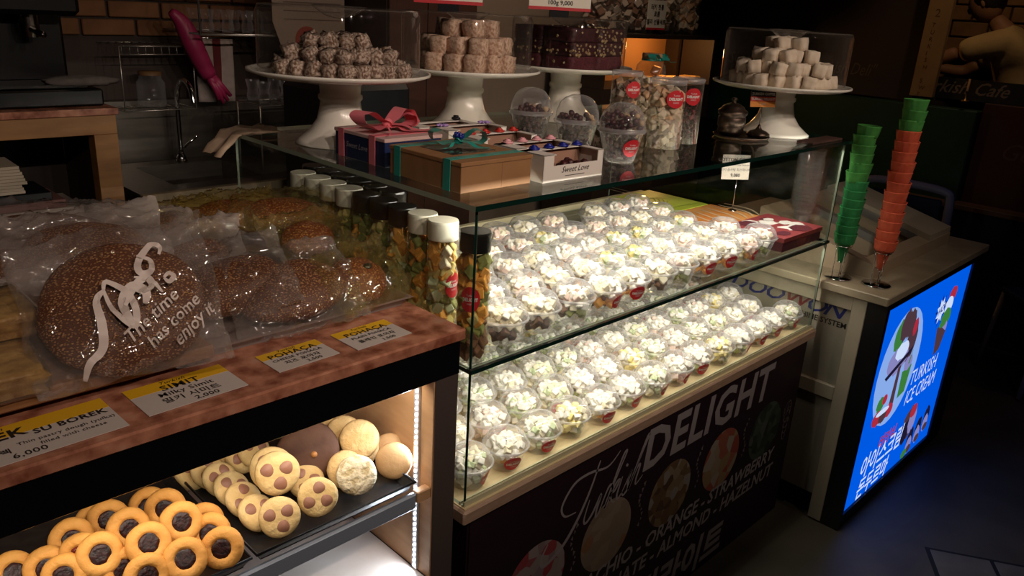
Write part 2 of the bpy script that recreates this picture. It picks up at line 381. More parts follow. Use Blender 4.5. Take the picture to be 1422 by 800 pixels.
# flower sprays between the ovals and at the far end
fl = MB()
random.seed(3)
for x in (1.305, 1.585, 1.868, 2.14):
    for k in range(9):
        a = random.uniform(0, 6.28); z = .36 + k * .016; r_ = .004 + .003 * random.random()
        fl.add([(x + math.sin(k * .9) * .010 + r_ * math.cos(q), Yp, z + r_ * math.sin(q) * 1.6) for q in (a, a + 2.1, a + 4.2)], [(0, 1, 2)])
for k in range(4):
    pts = [(.055 * math.cos(t * .55 + k) * math.exp(-t * .12), .07 * math.sin(t * .55 + k) * math.exp(-t * .1)) for t in range(14)]
    stroke(fl, [(p[0] * .6, p[1] + k * .03) for p in pts], .003, FM(2.435, .34, Yp))
fl.obj('flower_print', mat('sign_faint_print', (.16, .13, .13), .5), case, (-1.71, -1.45, 0), kind='stuff')
# oval photographs
def photo_mat(name, bg, bl, seed, sc_=26, rough=.5):
    m = mat(name, bg, rough); nt = m.node_tree; b = nt.nodes['Principled BSDF']
    tc = nt.nodes.new('ShaderNodeTexCoord'); v = nt.nodes.new('ShaderNodeTexVoronoi'); v.inputs['Scale'].default_value = sc_; v.feature = 'F1'
    mp = nt.nodes.new('ShaderNodeMapping'); mp.inputs['Location'].default_value = (seed, seed * .7, seed * .3); nt.links.new(tc.outputs['Object'], mp.inputs[0]); nt.links.new(mp.outputs[0], v.inputs['Vector'])
    r = nt.nodes.new('ShaderNodeValToRGB'); r.color_ramp.interpolation = 'CONSTANT'
    r.color_ramp.elements.remove(r.color_ramp.elements[1])
    for i, c in enumerate(bl):
        e = r.color_ramp.elements[0] if i == 0 else r.color_ramp.elements.new(i / len(bl)); e.color = (*[q * .68 for q in c], 1)
    sx = nt.nodes.new('ShaderNodeSeparateColor'); nt.links.new(v.outputs['Color'], sx.inputs[0]); nt.links.new(sx.outputs[0], r.inputs[0]); nt.links.new(r.outputs[0], b.inputs['Base Color'])
    return m
ov = [(1.173, photo_mat('oval_rose', (.4, .3, .3), [(.42, .33, .33), (.40, .31, .31), (.42, .06, .08), (.34, .24, .25), (.38, .10, .12), (.44, .35, .34)], 1, 30), 'round photograph of pink and red cubes'),
      (1.441, photo_mat('oval_orange', (.4, .3, .2), [(.36, .26, .19), (.34, .25, .18), (.40, .30, .22), (.38, .19, .10), (.30, .22, .15), (.35, .27, .20)], 2, 26), 'round photograph of pale peach cubes'),
      (1.729, photo_mat('oval_nuts', (.3, .2, .1), [(.30, .20, .10), (.20, .11, .05), (.12, .06, .03), (.34, .26, .17), (.36, .32, .28), (.22, .13, .06)], 3, 34), 'round photograph of stacked nut cubes'),
      (2.005, photo_mat('oval_strawberry', (.4, .2, .1), [(.42, .10, .06), (.45, .14, .08), (.42, .32, .20), (.40, .26, .12), (.45, .38, .30), (.40, .08, .05)], 4, 20), 'round photograph of red and cream cubes'),
      (2.280, photo_mat('oval_green', (.05, .07, .05), [(.035, .06, .035), (.05, .075, .05), (.03, .045, .03), (.07, .10, .07), (.02, .03, .02), (.10, .12, .10)], 5, 30), 'round photograph of dark green cubes')]
for x, m_, lb in ov:
    MB().add([(x + .103 * math.cos(2 * PI * i / 40), Yp + .0002, .398 + .105 * math.sin(2 * PI * i / 40)) for i in range(40)], [list(range(40))]).obj('picture', m_, case, (-1.71, -1.45, 0), label=lb)

# ================================================================ CUPS OF TURKISH DELIGHT
def cmat(n, c, r=.75): return mat('candy_' + n, c, r, spec=.3)
CW = cmat('white', (.90, .86, .78)); CC = cmat('cream', (.86, .78, .58)); CY = cmat('yellow', (.82, .68, .26)); CG = cmat('green', (.60, .68, .42)); CPk = cmat('pink', (.84, .64, .56))
CO = cmat('orange', (.82, .38, .07)); CB = cmat('brown', (.20, .095, .05)); CR = cmat('red', (.55, .07, .05)); CGd = cmat('gold', (.62, .40, .10)); COl = cmat('olive', (.26, .28, .08))
def cube(mb, c, s, rot, m=0, j=.12, ch=.12):
    bm = bmesh.new(); bmesh.ops.create_cube(bm, size=s)
    for v in bm.verts: v.co *= 1 + random.uniform(-j, j)
    if ch: bmesh.ops.bevel(bm, geom=list(bm.edges), offset=s * ch, segments=1, affect='EDGES')
    M_ = Matrix.Translation(c) @ Euler(rot).to_matrix().to_4x4()
    bm.verts.index_update(); mb.add([v.co[:] for v in bm.verts], [[v.index for v in f.verts] for f in bm.faces], m, False, M_); bm.free()
def rr(): return (random.uniform(-1, 1), random.uniform(-1, 1), random.uniform(0, 3))
def candy_fill(seed, top, bottom, mats):
    random.seed(seed); mb = MB()
    for k in range(34):
        z = .009 + .053 * (k / 34) ** .8; R_ = (.024 + .012 * (z / .05)) * (1 - max(0, z - .045) * 9)
        a = k * 2.4; r_ = R_ * math.sqrt(random.uniform(.25, 1)); s = random.uniform(.013, .018)
        pool = bottom if z < .036 else top
        cube(mb, (r_ * math.cos(a), r_ * math.sin(a), z), s, rr(), random.choice(pool), ch=.10)
    for k in range(16):
        a = k * .9; r_ = .030 * math.sqrt(random.random()); cube(mb, (r_ * math.cos(a), r_ * math.sin(a), .062 + random.uniform(0, .008) - r_ * .15), .014, rr(), random.choice(top))
    return mb.mesh('candy_fill', mats)
PAL = [CW, CC, CY, CG, CPk, CO, CB, CR, COl]
cupme = MB().lathe([(.0, .0015), (.028, .0015), (.030, 0), (.0325, .001), (.0345, .006), (.0485, .050), (.0495, .052), (.0515, .0525)], 28).mesh('cup', PLAST)
lid = MB().lathe([(.0535, .0515), (.0545, .0535), (.0535, .0565), (.0500, .0570)], 28, 1).lathe([(.0500, .0570), (.0485, .0625), (.0440, .0740), (.0370, .0825), (.0300, .0860)], 28, 0)
lid.lathe([(.0300, .0860), (.0290, .0875), (.0275, .0860)], 28, 1).lathe([(.0275, .0860), (.0140, .0866), (0, .0868)], 28, 0)
for k in range(2):   # pale ribs that draw the white highlight arcs over the dome
    a = k * PI / 2 + .5
    pts = [(r_ * math.cos(a), r_ * math.sin(a), z) for r_, z in ((.0495, .0590), (.0450, .0730), (.0375, .0828), (.0290, .0872))]
    lid.tube(pts, .0011, 4, 1)
lidme = lid.mesh('lid', [PLAST, PLRIM])
def sticker(R0, R1, z0, z1, a0, wd, word=True, h=None):
    """round red label wrapped on a tapering side; a0 centre angle"""
    zc = (z0 + z1) / 2; rz = (z1 - z0) / 2
    def Rz(z): return R0 + (R1 - R0) * (z - z0) / (z1 - z0) + .0006
    V = [(Rz(zc) * math.cos(a0), Rz(zc) * math.sin(a0), zc)]; n = 24
    for ring in (.5, 1):
        for i in range(n):
            t = 2 * PI * i / n; z = zc + rz * ring * math.sin(t); a = a0 + wd * ring * math.cos(t) * 1.0; V.append((Rz(z) * math.cos(a), Rz(z) * math.sin(a), z))
    F = [(0, 1 + i, 1 + (i + 1) % n) for i in range(n)] + [(1 + i, 1 + n + i, 1 + n + (i + 1) % n, 1 + (i + 1) % n) for i in range(n)]
    mb = MB().add(V, F, 0, True)
    if word:
        def fn(v):
            a = a0 + v[0] / Rz(zc); z = zc + v[1]; r_ = Rz(z) + .0005; return (r_ * math.cos(a), r_ * math.sin(a), z)
        s_ = Rz(zc) * wd * 1.55 / 3.2
        write(mb, 'DELIGHT', Matrix(), s_ * .78, 1, bold=s_ * .03, align='CENTER', fn=lambda v: fn((v[0], v[1] - s_ * .25)))
        write(mb, 'Turkish', Matrix(), s_ * .5, 1, align='CENTER', fn=lambda v: fn((v[0], v[1] + s_ * .55)))
        write(mb, 'SWEETS', Matrix(), s_ * .38, 1, align='CENTER', fn=lambda v: fn((v[0], v[1] - s_ * .85)))
    return mb.mesh('sticker', [RED, WPRINT])
stme = sticker(.0365, .0470, .008, .044, -1.55, .50)
VAR = [('white cubes with a green one', [0, 0, 0, 1, 3], [0, 1, 3, 3, 8], True), ('white and cream cubes', [0, 0, 0, 1], [1, 0, 1, 5], True), ('pale cubes with a yellow one', [0, 0, 1, 2], [1, 2, 0, 8], False),
       ('powdered white cubes', [0, 0, 0, 0], [1, 0, 8, 6], True), ('pale pink and white cubes', [0, 0, 4, 0], [4, 0, 1], True), ('white cubes tinted mint', [0, 0, 0, 3], [3, 8, 1, 0], False)]
VARU = [('cream cubes over dark brown ones', [0, 1, 1], [6, 6, 6], False), ('pale cubes over orange ones', [0, 1, 1, 0], [5, 5, 6, 5], True), ('pale cubes over walnut-brown ones', [0, 1, 0, 4], [6, 8, 6, 1], False),
        ('white cubes with green and yellow', [0, 0, 1, 3, 2], [3, 2, 1, 8], False), ('powdered white cubes', [0, 0, 0, 4], [1, 0, 5], False), ('cream and peach cubes', [0, 1, 1, 4], [5, 1, 2], True)]
def make_cup(i, v):
    t = thing('dessert_cup', (0, 0, -5), v[0], 'dessert cup')
    put('cup_body', cupme, t); put('lid', lidme, t, label='clear domed lid')
    put('candy', candy_fill(40 + i, v[1], v[2], PAL), t, label=v[0], kind='stuff')
    if v[3]: put('sticker', stme, t, label='round red label with white lettering')
    return t
random.seed(11)
def cups(tier, variants, rows, z, grp, where):
    protos = [make_cup(i + (10 if tier else 0), v) for i, v in enumerate(variants)]; used = set()
    for r_, (y, xs) in enumerate(rows):
        for i, x in enumerate(xs):
            k = random.choice([a for a in range(6) if not (r_ == 0 and tier and i < 2 and a > 2)])
            if tier and r_ == 0: k = [0, 0, 2, 1, 1, 0, 2, 1, 1, 5, 2][i]
            if not tier and r_ == 0: k = [0, 1, 0, 2, 1, 3, 0, 4, 3, 2, 3, 1, 3][i % 13]
            p = protos[k]; row = ['front', 'second', 'third', 'fourth', 'back'][r_]
            lb = 'cup of %s, %s from left, %s row %s' % (variants[k][0], ordn(i), row, where)
            loc = (x + random.uniform(-.004, .004), y + random.uniform(-.004, .004), z); rot = (0, 0, random.uniform(-.45, .45))
            if k in used: dup(p, loc, rot, lb, grp)
            else: used.add(k); p.location = loc; p.rotation_euler = rot; p['label'] = lb; p['group'] = grp
    for i, p in enumerate(protos):
        if i not in used:
            for c in list(p.children): bpy.data.objects.remove(c)
            bpy.data.objects.remove(p)
lin = lambda a, d, n: [a + d * i for i in range(n)]
cups(1, VARU, [(1.062, [1.078, 1.185, 1.293, 1.400, 1.507, 1.613, 1.718, 1.824, 1.930, 2.036, 2.142]),
              (1.174, lin(1.140, .1085, 10)), (1.286, lin(1.200, .1085, 9) ), (1.398, lin(1.240, .1085, 9)),
              (1.512, [1.375, 1.490, 1.600, 1.712, 1.92, 2.028, 2.136])], 1.0226, 'delight cups on the glass shelf', 'on glass shelf')
cups(0, VAR, [(1.060, lin(.995, .1095, 14)[:13] + [2.425]), (1.170, lin(1.045, .1095, 13)), (1.280, lin(.995, .1095, 14)), (1.390, lin(1.045, .1095, 13)), (1.500, lin(.995, .1095, 14))],
     .7147, 'delight cups on the bottom board', 'on bottom board')
# ================================================================ TALL CANDY JARS IN THE CASE
JARB = clear('jar_plastic', (.93, .92, .88), ior=1.42, rough=.06, milk=.02, edge=.18, milkcol=(.9, .85, .7))
jbody = MB().lathe([(0, .002), (.031, .002), (.034, 0), (.036, .004), (.0365, .010), (.0365, .196), (.034, .204), (.0315, .207)], 28).mesh('jar_body', JARB)
def cap_mesh(m):
    mb = MB().lathe([(.0335, .204), (.0350, .2045), (.0355, .206), (.0355, .236)], 56, fn=lambda a, z: 1 + .008 * (1 if int(a * 56 / (2 * PI) + .5) % 2 else -1))
    mb.lathe([(.0355, .236), (.0345, .2395)], 56).disc(.0345, .2395, 56)
    return mb.mesh('screw_lid', m)
capw = cap_mesh(mat('lid_white', (.80, .76, .62), .28)); capk = cap_mesh(mat('lid_black', (.012, .011, .010), .25))
def jar_fill(seed, pools):
    random.seed(seed); mb = MB()
    for k in range(110):
        z = .012 + .180 * k / 110; lay = pools[int(k / 110 * len(pools)) % len(pools)]
        a = k * 2.4 + random.random(); r_ = .026 * math.sqrt(random.uniform(.45, 1)); cube(mb, (r_ * math.cos(a), r_ * math.sin(a), z), random.uniform(.018, .024), rr(), random.choice(lay), ch=.10)
    return mb.mesh('candy_fill', PAL)
fills = [('amber, orange and dark brown layers', [[6, 6], [6, 8], [2, 5], [2, 8], [5, 5], [8, 5]]), ('orange, green and yellow layers', [[2, 5], [5, 2], [3, 8], [3, 2], [5, 2], [5, 2, 1]]),
         ('yellow and amber cubes', [[2, 8], [2, 5], [8, 5], [5, 8]]), ('pale yellow and green cubes', [[8, 2], [8, 3], [2, 8], [8, 2]])]
jst = sticker(.0368, .0368, .098, .146, -2.50, .62)
jst2 = sticker(.0368, .0368, .098, .146, -1.45, .62)
fm = [jar_fill(70 + i, f[1]) for i, f in enumerate(fills)]
jl = [('k', 0, jst, 'black-lidded jar of amber and brown candy at the glass case corner'), ('w', 1, jst2, 'white-lidded jar of orange and green candy behind the corner jar'), ('w', 2, None, 'white-lidded jar of yellow candy, second white lid from the case corner'),
      ('k', 1, None, 'black-lidded candy jar beside the two front white-lidded jars'), ('k', 3, None, 'black-lidded candy jar in the middle of three black lids'), ('k', 2, None, 'black-lidded candy jar next to the four rear white lids'),
      ('w', 3, None, 'white-lidded candy jar, nearest of the four rear white lids'), ('w', 2, None, 'white-lidded candy jar, second of the four rear white lids'), ('w', 3, None, 'white-lidded candy jar, third of the four rear white lids'), ('w', 2, None, 'white-lidded candy jar at the far end of the jar row')]
inner = [('k', 3, 'nearest to the front'), ('k', 0, 'second from the front'), ('k', 3, 'third from the front'), ('k', 0, 'fourth from the front'), ('k', 3, 'fifth from the front'), ('k', 0, 'at the far end')]
spots_ = [(.971, y) for y in (1.042, 1.135, 1.199, 1.264, 1.328, 1.393, 1.457, 1.521, 1.585, 1.649)] + [(1.038, y) for y in (1.388, 1.452, 1.516, 1.580, 1.644, 1.708)]
for (x, y), (c, f_, st, lb) in zip(spots_, jl + [(c, f_, None, 'dark-lidded candy jar in the inner row, ' + w_) for c, f_, w_ in inner]):
    t = thing('candy_jar', (x, y, 1.0226), lb, 'candy jar', 'tall candy jars in the glass case')
    put('jar_body', jbody, t); put('screw_lid', capw if c == 'w' else capk, t, label='white ribbed screw lid' if c == 'w' else 'black ribbed screw lid')
    put('candy', fm[f_], t, (0, 0, 0), (0, 0, random.uniform(0, 6)), label=fills[f_][0], kind='stuff')
    if st: put('sticker', st, t, label='round red label with white lettering')
    t.scale = (.845, .845, 1.085)

# ---- flat gift boxes on the shelf
def flat_box(x0, x1, y0, y1, h, m_top, m_side, lb, graphic):
    t = thing('sweet_box', ((x0 + x1) / 2, (y0 + y1) / 2, 1.0226), lb, 'gift box')
    a, b = (x1 - x0) / 2, (y1 - y0) / 2
    MB().box(-a + .003, a - .003, -b + .003, b - .003, 0, h - .012, c=.0015).obj('box_base', m_side, t)
    MB().box(-a, a, -b, b, h - .014, h, c=.0015).obj('box_lid', m_top, t)
    g = MB(); graphic(g, a, b, h + .0006); g.obj('lid_print', [mat('print_olive', (.16, .22, .03), .4), mat('print_cream', (.70, .52, .34), .4), mat('print_white', (.75, .70, .66), .4), mat('print_plum', (.10, .02, .03), .4), mat('print_pink', (.26, .045, .05), .4)], t)
    return t
def poly(g, pts, z, m): g.add([(p[0], p[1], z) for p in pts], [list(range(len(pts)))], m)
def el(cx, cy, rx, ry, n=20, rot=0): return [(cx + rx * math.cos(2 * PI * i / n) * math.cos(rot) - ry * math.sin(2 * PI * i / n) * math.sin(rot), cy + rx * math.cos(2 * PI * i / n) * math.sin(rot) + ry * math.sin(2 * PI * i / n) * math.cos(rot)) for i in range(n)]
def g_green(g, a, b, z):
    for i in range(5):
        stroke(g, [(.05 * math.cos(t * .9 + i) - .01 * i, .04 * math.sin(t * .9 + i * 1.3)) for t in range(6)], .004, T(0, 0, z + i * .0002), 0)
    stroke(g, [(-a * .9, -b * .75), (0, -b * .7), (a * .9, -b * .8)], .003, T(0, 0, z), 0)
def g_orange(g, a, b, z):
    for i in range(7):
        stroke(g, [(-a * .85 + i * .04, -b * .8), (-a * .7 + i * .045, -b * .1 + .02 * math.sin(i)), (-a * .5 + i * .04, b * .75)], .008, T(0, 0, z + i * .0001), 1)
def g_plum(g, a, b, z):
    poly(g, [(-a, -b), (a, -b), (a, b), (-a, b)], z - .0003, 4)
    random.seed(5)
    for i in range(16):
        cx, cy = random.uniform(-a * .75, a * .75), random.uniform(-b * .75, b * .75); n = 6; r_ = random.uniform(.016, .034); ph = random.random()
        poly(g, [(max(-a, min(a, cx + r_ * math.cos(2 * PI * k / n + ph) * 1.5)), max(-b, min(b, cy + r_ * math.sin(2 * PI * k / n + ph)))) for k in range(n)], z + i * .0001, [2, 3, 4, 2, 3][i % 5])
flat_box(2.235, 2.470, 1.440, 1.700, .030, nmat('lime_card', (.42, .52, .04), (.52, .62, .08), 16, .35), mat('lime_side', (.30, .42, .03), .4), 'lime green flat gift box at the back of the glass shelf', g_green)
flat_box(2.215, 2.470, 1.222, 1.432, .032, nmat('orange_card', (.62, .20, .04), (.75, .34, .10), 12, .35), mat('orange_side', (.35, .09, .02), .4), 'orange flat gift box between the green and the plum ones', g_orange)
flat_box(2.212, 2.474, 1.018, 1.214, .044, mat('plum_card', (.22, .04, .04), .3), mat('plum_side', (.075, .012, .02), .35), 'plum red flat gift box at the front of the glass shelf', g_plum)
# ---- price card on a wire stand, on the orange box
pc = thing('price_card', (2.445, 1.330, 1.0549), 'white price card for cotton candy on a wire stand', 'price card')
MB().tube([(0, 0, .004), (0, 0, .117)], .0012, 6).lathe([(0, 0), (.014, 0), (.014, .003), (.004, .005), (0, .005)], 16).tube([(0, 0, .117), (-.004, .002, .124), (.004, .004, .126)], .001, 6).obj('wire_stand', CHROME, pc)
cd = MB(); cd.box(-.038, .038, -.0008, .0008, 0, .064); cd_o = cd.obj('card', mat('card_white', (.78, .72, .62), .5), pc, (-.008, .004, .110), (-.12, 0, -.62))
cd_o.scale = (1.3, 1.0, 1.3)
cw = MB(); write(cw, 'COTTON CANDY', FM(0, .047, -.0012), .0125, bold=.0004, align='CENTER'); write(cw, 'Turkish Cotton Candy Pismaniye', FM(0, .036, -.0012), .0055, align='CENTER')
write(cw, '터키 솜사탕 피스마니예', FM(0, .022, -.0012), .0085, align='CENTER'); write(cw, '9,000', FM(0, .007, -.0012), .012, bold=.0003, align='CENTER'); cw.obj('lettering', KPRINT, cd_o)

# ================================================================ ON THE GLASS TOP
ZT = 1.3462
GRIP = clear('acrylic_grip', (.96, .95, .94), ior=1.6, rough=.04, milk=.02, edge=.25, milkcol=(.8, .72, .66))
def ellipse_grip(mb, z, m=0):   # dished finger hold in the middle of a flat cover top
    mb.lathe([(.062, z), (.055, z - .006), (.035, z - .020), (.012, z - .026), (0, z - .027)], 28, m)
def stand(x, y, R0, lb, cover_r, cover_h, cov_lb, h=.160):
    t = thing('cake_stand', (x, y, ZT), lb, 'cake stand', 'white pedestal cake stands')
    MB().lathe([(.070, .004), (.106, 0), (.108, .003), (.098, .010), (.074, .030), (.056, .056), (.050, .080), (.047, .098), (.052, .104), (.052, .112), (.047, .116), (.050, h - .012), (.070, h - .008)], 40).obj('pedestal', WHITEP, t)
    MB().lathe([(0, h - .010), (.070, h - .010), (R0 * .85, h - .006), (R0, h + .004), (R0, h + .010), (R0 - .006, h + .009), (R0 - .014, h + .002), (R0 - .03, h), (0, h)], 64).obj('plate', WHITEP, t)
    c = thing('cake_cover', (x, y, ZT + h + .0005), cov_lb, 'cake cover', 'clear covers on the cake stands')
    cb = MB().lathe([(cover_r, 0), (cover_r, cover_h - .016), (cover_r - .005, cover_h - .004), (cover_r - .016, cover_h), (.062, cover_h)], 56)
    cb.obj('shell', ACRY, c)
    g = MB(); ellipse_grip(g, cover_h); g.lathe([(cover_r + .0008, .0), (cover_r + .0012, .004), (cover_r - .001, .004)], 56).lathe([(.064, cover_h), (.061, cover_h + .0015), (.058, cover_h)], 28).tube([((cover_r - .006) * math.cos(k * PI / 24), (cover_r - .006) * math.sin(k * PI / 24), cover_h - .003) for k in range(48)], .0013, 5, closed=True)  # thin ring along the top edge is added to draw the rim highlight
    g.obj('finger_grip', GRIP, c, label='dished finger hold and moulded rims')
    return h
stand(1.072, 1.640, .212, 'white cake stand on the left holding sugared brown cubes', .186, .150, 'clear round cover over the brown cubes on the left stand')
stand(1.503, 1.680, .205, 'white cake stand holding beige coconut cubes, second from left', .178, .150, 'clear round cover over the beige coconut cubes')
stand(1.945, 1.700, .205, 'white cake stand holding dark red nut slabs', .178, .150, 'clear round cover over the dark red slabs')
stand(2.375, 1.192, .207, 'white cake stand at the right end holding white cubes',   .186, .165, 'clear round cover over the white cubes at the right', h=.146)
# cubes heaped on the stands
ZP = ZT + .161
def heap(x, y, name, mats_, n_var, size, layers, lb, grp, jit, ch, sq=(1, 1, 1), rough_rot=.15):
    vs_ = []
    for k in range(n_var):
        mb = MB(); bm = bmesh.new(); bmesh.ops.create_cube(bm, size=1)
        bmesh.ops.subdivide_edges(bm, edges=list(bm.edges), cuts=2, use_grid_fill=True)
        for v in bm.verts:
            d = v.co.copy(); l = d.length; v.co = d * (1 - ch * max(0, (l - .62))) * (1 + jit * noise.noise(d * 2.2 + Vector((k * 7, 0, 0))))
            v.co = Vector((v.co.x * size * sq[0], v.co.y * size * sq[1], v.co.z * size * sq[2]))
        bm.verts.index_update(); mb.add([v.co[:] for v in bm.verts], [[v.index for v in f.verts] for f in bm.faces], 0, True); bm.free()
        vs_.append(mb.mesh(name, mats_))
    z = ZP
    i = 0
    for L_, spots_ in enumerate(layers):
        for (dx, dy) in spots_:
            put(name, vs_[i % n_var], None, (x + dx, y + dy, z + size * sq[2] / 2), (random.uniform(-rough_rot, rough_rot), random.uniform(-rough_rot, rough_rot), random.uniform(0, 3) if sq[0] == 1 and rough_rot > .1 else random.uniform(-.3, .3) + .4), lb, 'candy', grp); i += 1
        z += size * sq[2] * .93
def disc_spots(R_, step, off=0, jitter=.15, cy=0):
    out = []; n = int(R_ / step) + 1
    for a in range(-n, n + 1):
        for b in range(-n, n + 1):
            x = (a + .5 * (b % 2) + off) * step; y = b * step * .93
            if x * x + y * y < R_ * R_: out.append((x + random.uniform(-jitter, jitter) * step * .5, y + cy + random.uniform(-jitter, jitter) * step * .5))
    return out
random.seed(21)
heap(1.072, 1.640, 'sugared_cube', nmat('sugared_brown', (.16, .085, .055), (.62, .50, .42), 130, .85, .6, lo=.40, hi=.62, bscale=160), 5, .031, [disc_spots(.160, .0375), disc_spots(.130, .041), disc_spots(.078, .042, .3)], 'brown Turkish delight cube under powdered sugar in the left heap', 'sugared brown cubes on the left stand', .35, .35, rough_rot=.5)
heap(1.503, 1.680, 'coconut_cube', nmat('coconut_beige', (.42, .25, .17), (.74, .54, .42), 150, .85, .6, lo=.35, hi=.6, bscale=170), 5, .046, [disc_spots(.135, .0525), disc_spots(.115, .0525, .2), disc_spots(.088, .055)], 'beige coconut-coated cube stacked on the second cake stand', 'coconut cubes on the second stand', .16, .30, rough_rot=.08)
ZP = ZT + .147
heap(2.375, 1.192, 'white_cube', nmat('powder_white', (.74, .62, .50), (.82, .72, .60), 60, .85, .3), 5, .038, [disc_spots(.150, .0435), disc_spots(.128, .0445), disc_spots(.092, .045), disc_spots(.048, .045, .3)], 'white powdered Turkish delight cube stacked on the right-hand cake stand', 'white cubes on the right stand', .10, .18, rough_rot=.22)
# nut slabs
ZP = ZT + .161
SLM = nmat('slab_dark_red', (.026, .006, .008), (.065, .012, .016), 70, .55, .8, bscale=110); SLN = mat('pistachio_bit', (.42, .30, .16), .6); SLP = nmat('petal_coat', (.06, .009, .016), (.13, .02, .032), 120, .7, .9)
def slab_mesh(seed, m, nuts):
    random.seed(seed); mb = MB(); bm = bmesh.new(); bmesh.ops.create_cube(bm, size=1); bmesh.ops.subdivide_edges(bm, edges=list(bm.edges), cuts=5, use_grid_fill=True)
    for v in bm.verts: v.co = Vector((v.co.x * .115, v.co.y * .115, v.co.z * .040)) * (1 + .07 * noise.noise(v.co * 9 + Vector((seed, 0, 0))))
    bm.verts.index_update(); mb.add([v.co[:] for v in bm.verts], [[v.index for v in f.verts] for f in bm.faces], 0, True); bm.free()
    for k in range(nuts):
        u, v_ = random.uniform(-.056, .056), random.uniform(-.018, .018); s = random.choice([0, 1, 2])
        c = [(u, -.058, v_), (-.058, u, v_), (u, random.uniform(-.05, .05), .020)][s]; cube(mb, c, random.uniform(.004, .007), rr(), 1, ch=0)
    return mb.mesh('nut_slab', [m, SLN])
smesh = [slab_mesh(1, SLM, 46), slab_mesh(2, SLM, 6), slab_mesh(3, SLP, 4)]
for L_, (k, lb) in enumerate(((2, 'petal-coated dark red delight slab in the bottom layer'), (0, 'dark red delight slab studded with nuts in the middle layer'), (1, 'dark red delight slab in the top layer'))):
    for q, (dx, dy) in enumerate(((-.062, -.062), (.062, -.062), (-.062, .062), (.062, .062))):
        put('nut_slab', smesh[0 if (L_ == 2 and q == 1) else k], None, (1.945 + dx, 1.700 + dy, ZP + .021 + L_ * .0405), (0, 0, random.uniform(-.05, .05)), lb, 'candy', 'dark red slabs on the third stand')
# price signs standing on the covers (upper edge of the picture)
def cover_sign(x, y, z, lb, lines, head, rz=-.62):
    t = thing('cover_sign', (x, y, z), lb, 'sign', None, (0, 0, rz))
    MB().box(-.026, .026, -.006, .006, .0, .028).obj('clip', BLACK, t)
    c = MB().box(-.085, .085, -.0075, -.0062, .020, .090).box(-.086, .086, -.0079, -.0076, .018, .026, 1); c.obj('card', [mat('card_white', (.78, .72, .62), .5), RED], t)
    wr = MB(); 
    for s, z_, sz in lines: write(wr, s, FM(0, z_, -.0082), sz, align='CENTER', bold=.0003)
    wr.obj('lettering', KPRINT, t)
cover_sign(1.365, 1.600, ZP + .150, 'black clip and red-edged card on the second cake cover', [('100g 9,000', .034, .014)], 1)
cover_sign(1.690, 1.520, ZP + .118 + .032, 'white red-edged price card on the third cake cover', [('100g 9,000', .032, .016), ('Pomegranate', .055, .016)], 1)
# ---- navy gift box with pink ribbon
def bow(mb, x, y, z, s, m=0, seed=0, rz=0):
    """satin bow: two loops, a knot and tails, real ribbon strips"""
    M_ = T(x, y, z, 0, 0, rz, s)
    for sg_ in (-1, 1):
        L_ = [(0, 0, .01), (.020 * sg_, .004, .024), (.045 * sg_, .010, .034), (.060 * sg_, .010, .026), (.056 * sg_, -.004, .012), (.035 * sg_, -.008, .008), (0, 0, .008)]
        q = cr(L_, 5); V = []
        for i, p in enumerate(q):
            wv = .012 + .006 * math.sin(PI * i / len(q)); V += [(p.x, p.y - wv, p.z + .002 * math.sin(i)), (p.x, p.y + wv, p.z)]
        mb.add(V, [(2 * i, 2 * i + 1, 2 * i + 3, 2 * i + 2) for i in range(len(q) - 1)], m, True, M_)
        tl = cr([(0, 0, .010), (.018 * sg_, -.020, .010), (.030 * sg_, -.038, .003), (.050 * sg_, -.055, .004)], 5); V = []
        for i, p in enumerate(tl): V += [(p.x - .006, p.y - .004, p.z), (p.x + .006, p.y + .006, p.z + .001)]
        mb.add(V, [(2 * i, 2 * i + 1, 2 * i + 3, 2 * i + 2) for i in range(len(tl) - 1)], m, True, M_)
    mb.blob(.010, .008, .009, 10, 6, m, M_ @ T(0, 0, .012))
PINK = mat('pink_satin', (.78, .20, .24), .28); TEAL = mat('teal_satin', (.03, .30, .25), .28); GLDS = mat('glitter_gold', (.8, .72, .6), .35, .3)
nb = thing('gift_box', (1.056, 1.430, ZT), 'navy gift box with pale pink lid and pink ribbon bow', 'gift box')
MB().box(-.076, .076, -.092, .092, 0, .058, c=.0012).obj('box_base', nmat('navy_card', (.010, .020, .075), (.014, .026, .095), 6, .35), nb)
MB().box(-.078, .078, -.094, .094, .052, .060, c=.0012).obj('box_lid', mat('pink_card', (.62, .42, .40), .5), nb)
for y_ in (.065, -.050):
    rb = MB(); rb.box(-.0792, -.0780, y_ - .011, y_ + .011, .0, .061).box(-.0792, .0792, y_ - .011, y_ + .011, .0602, .0612); rb.obj('ribbon', PINK, nb)
bw = MB(); bow(bw, -.005, -.005, .061, 1.30, seed=1, rz=.15); bow(bw, .012, .012, .061, 1.0, seed=2, rz=-.5); bw.obj('bow', PINK, nb)
wn = MB(); write(wn, 'Sweet Love', frame((-.0768, .01, .024), (0, -1, 0), (0, 0, 1)), .017, shear=.3, align='CENTER'); wn.obj('lettering', mat('print_silver', (.4, .38, .4), .4), nb)
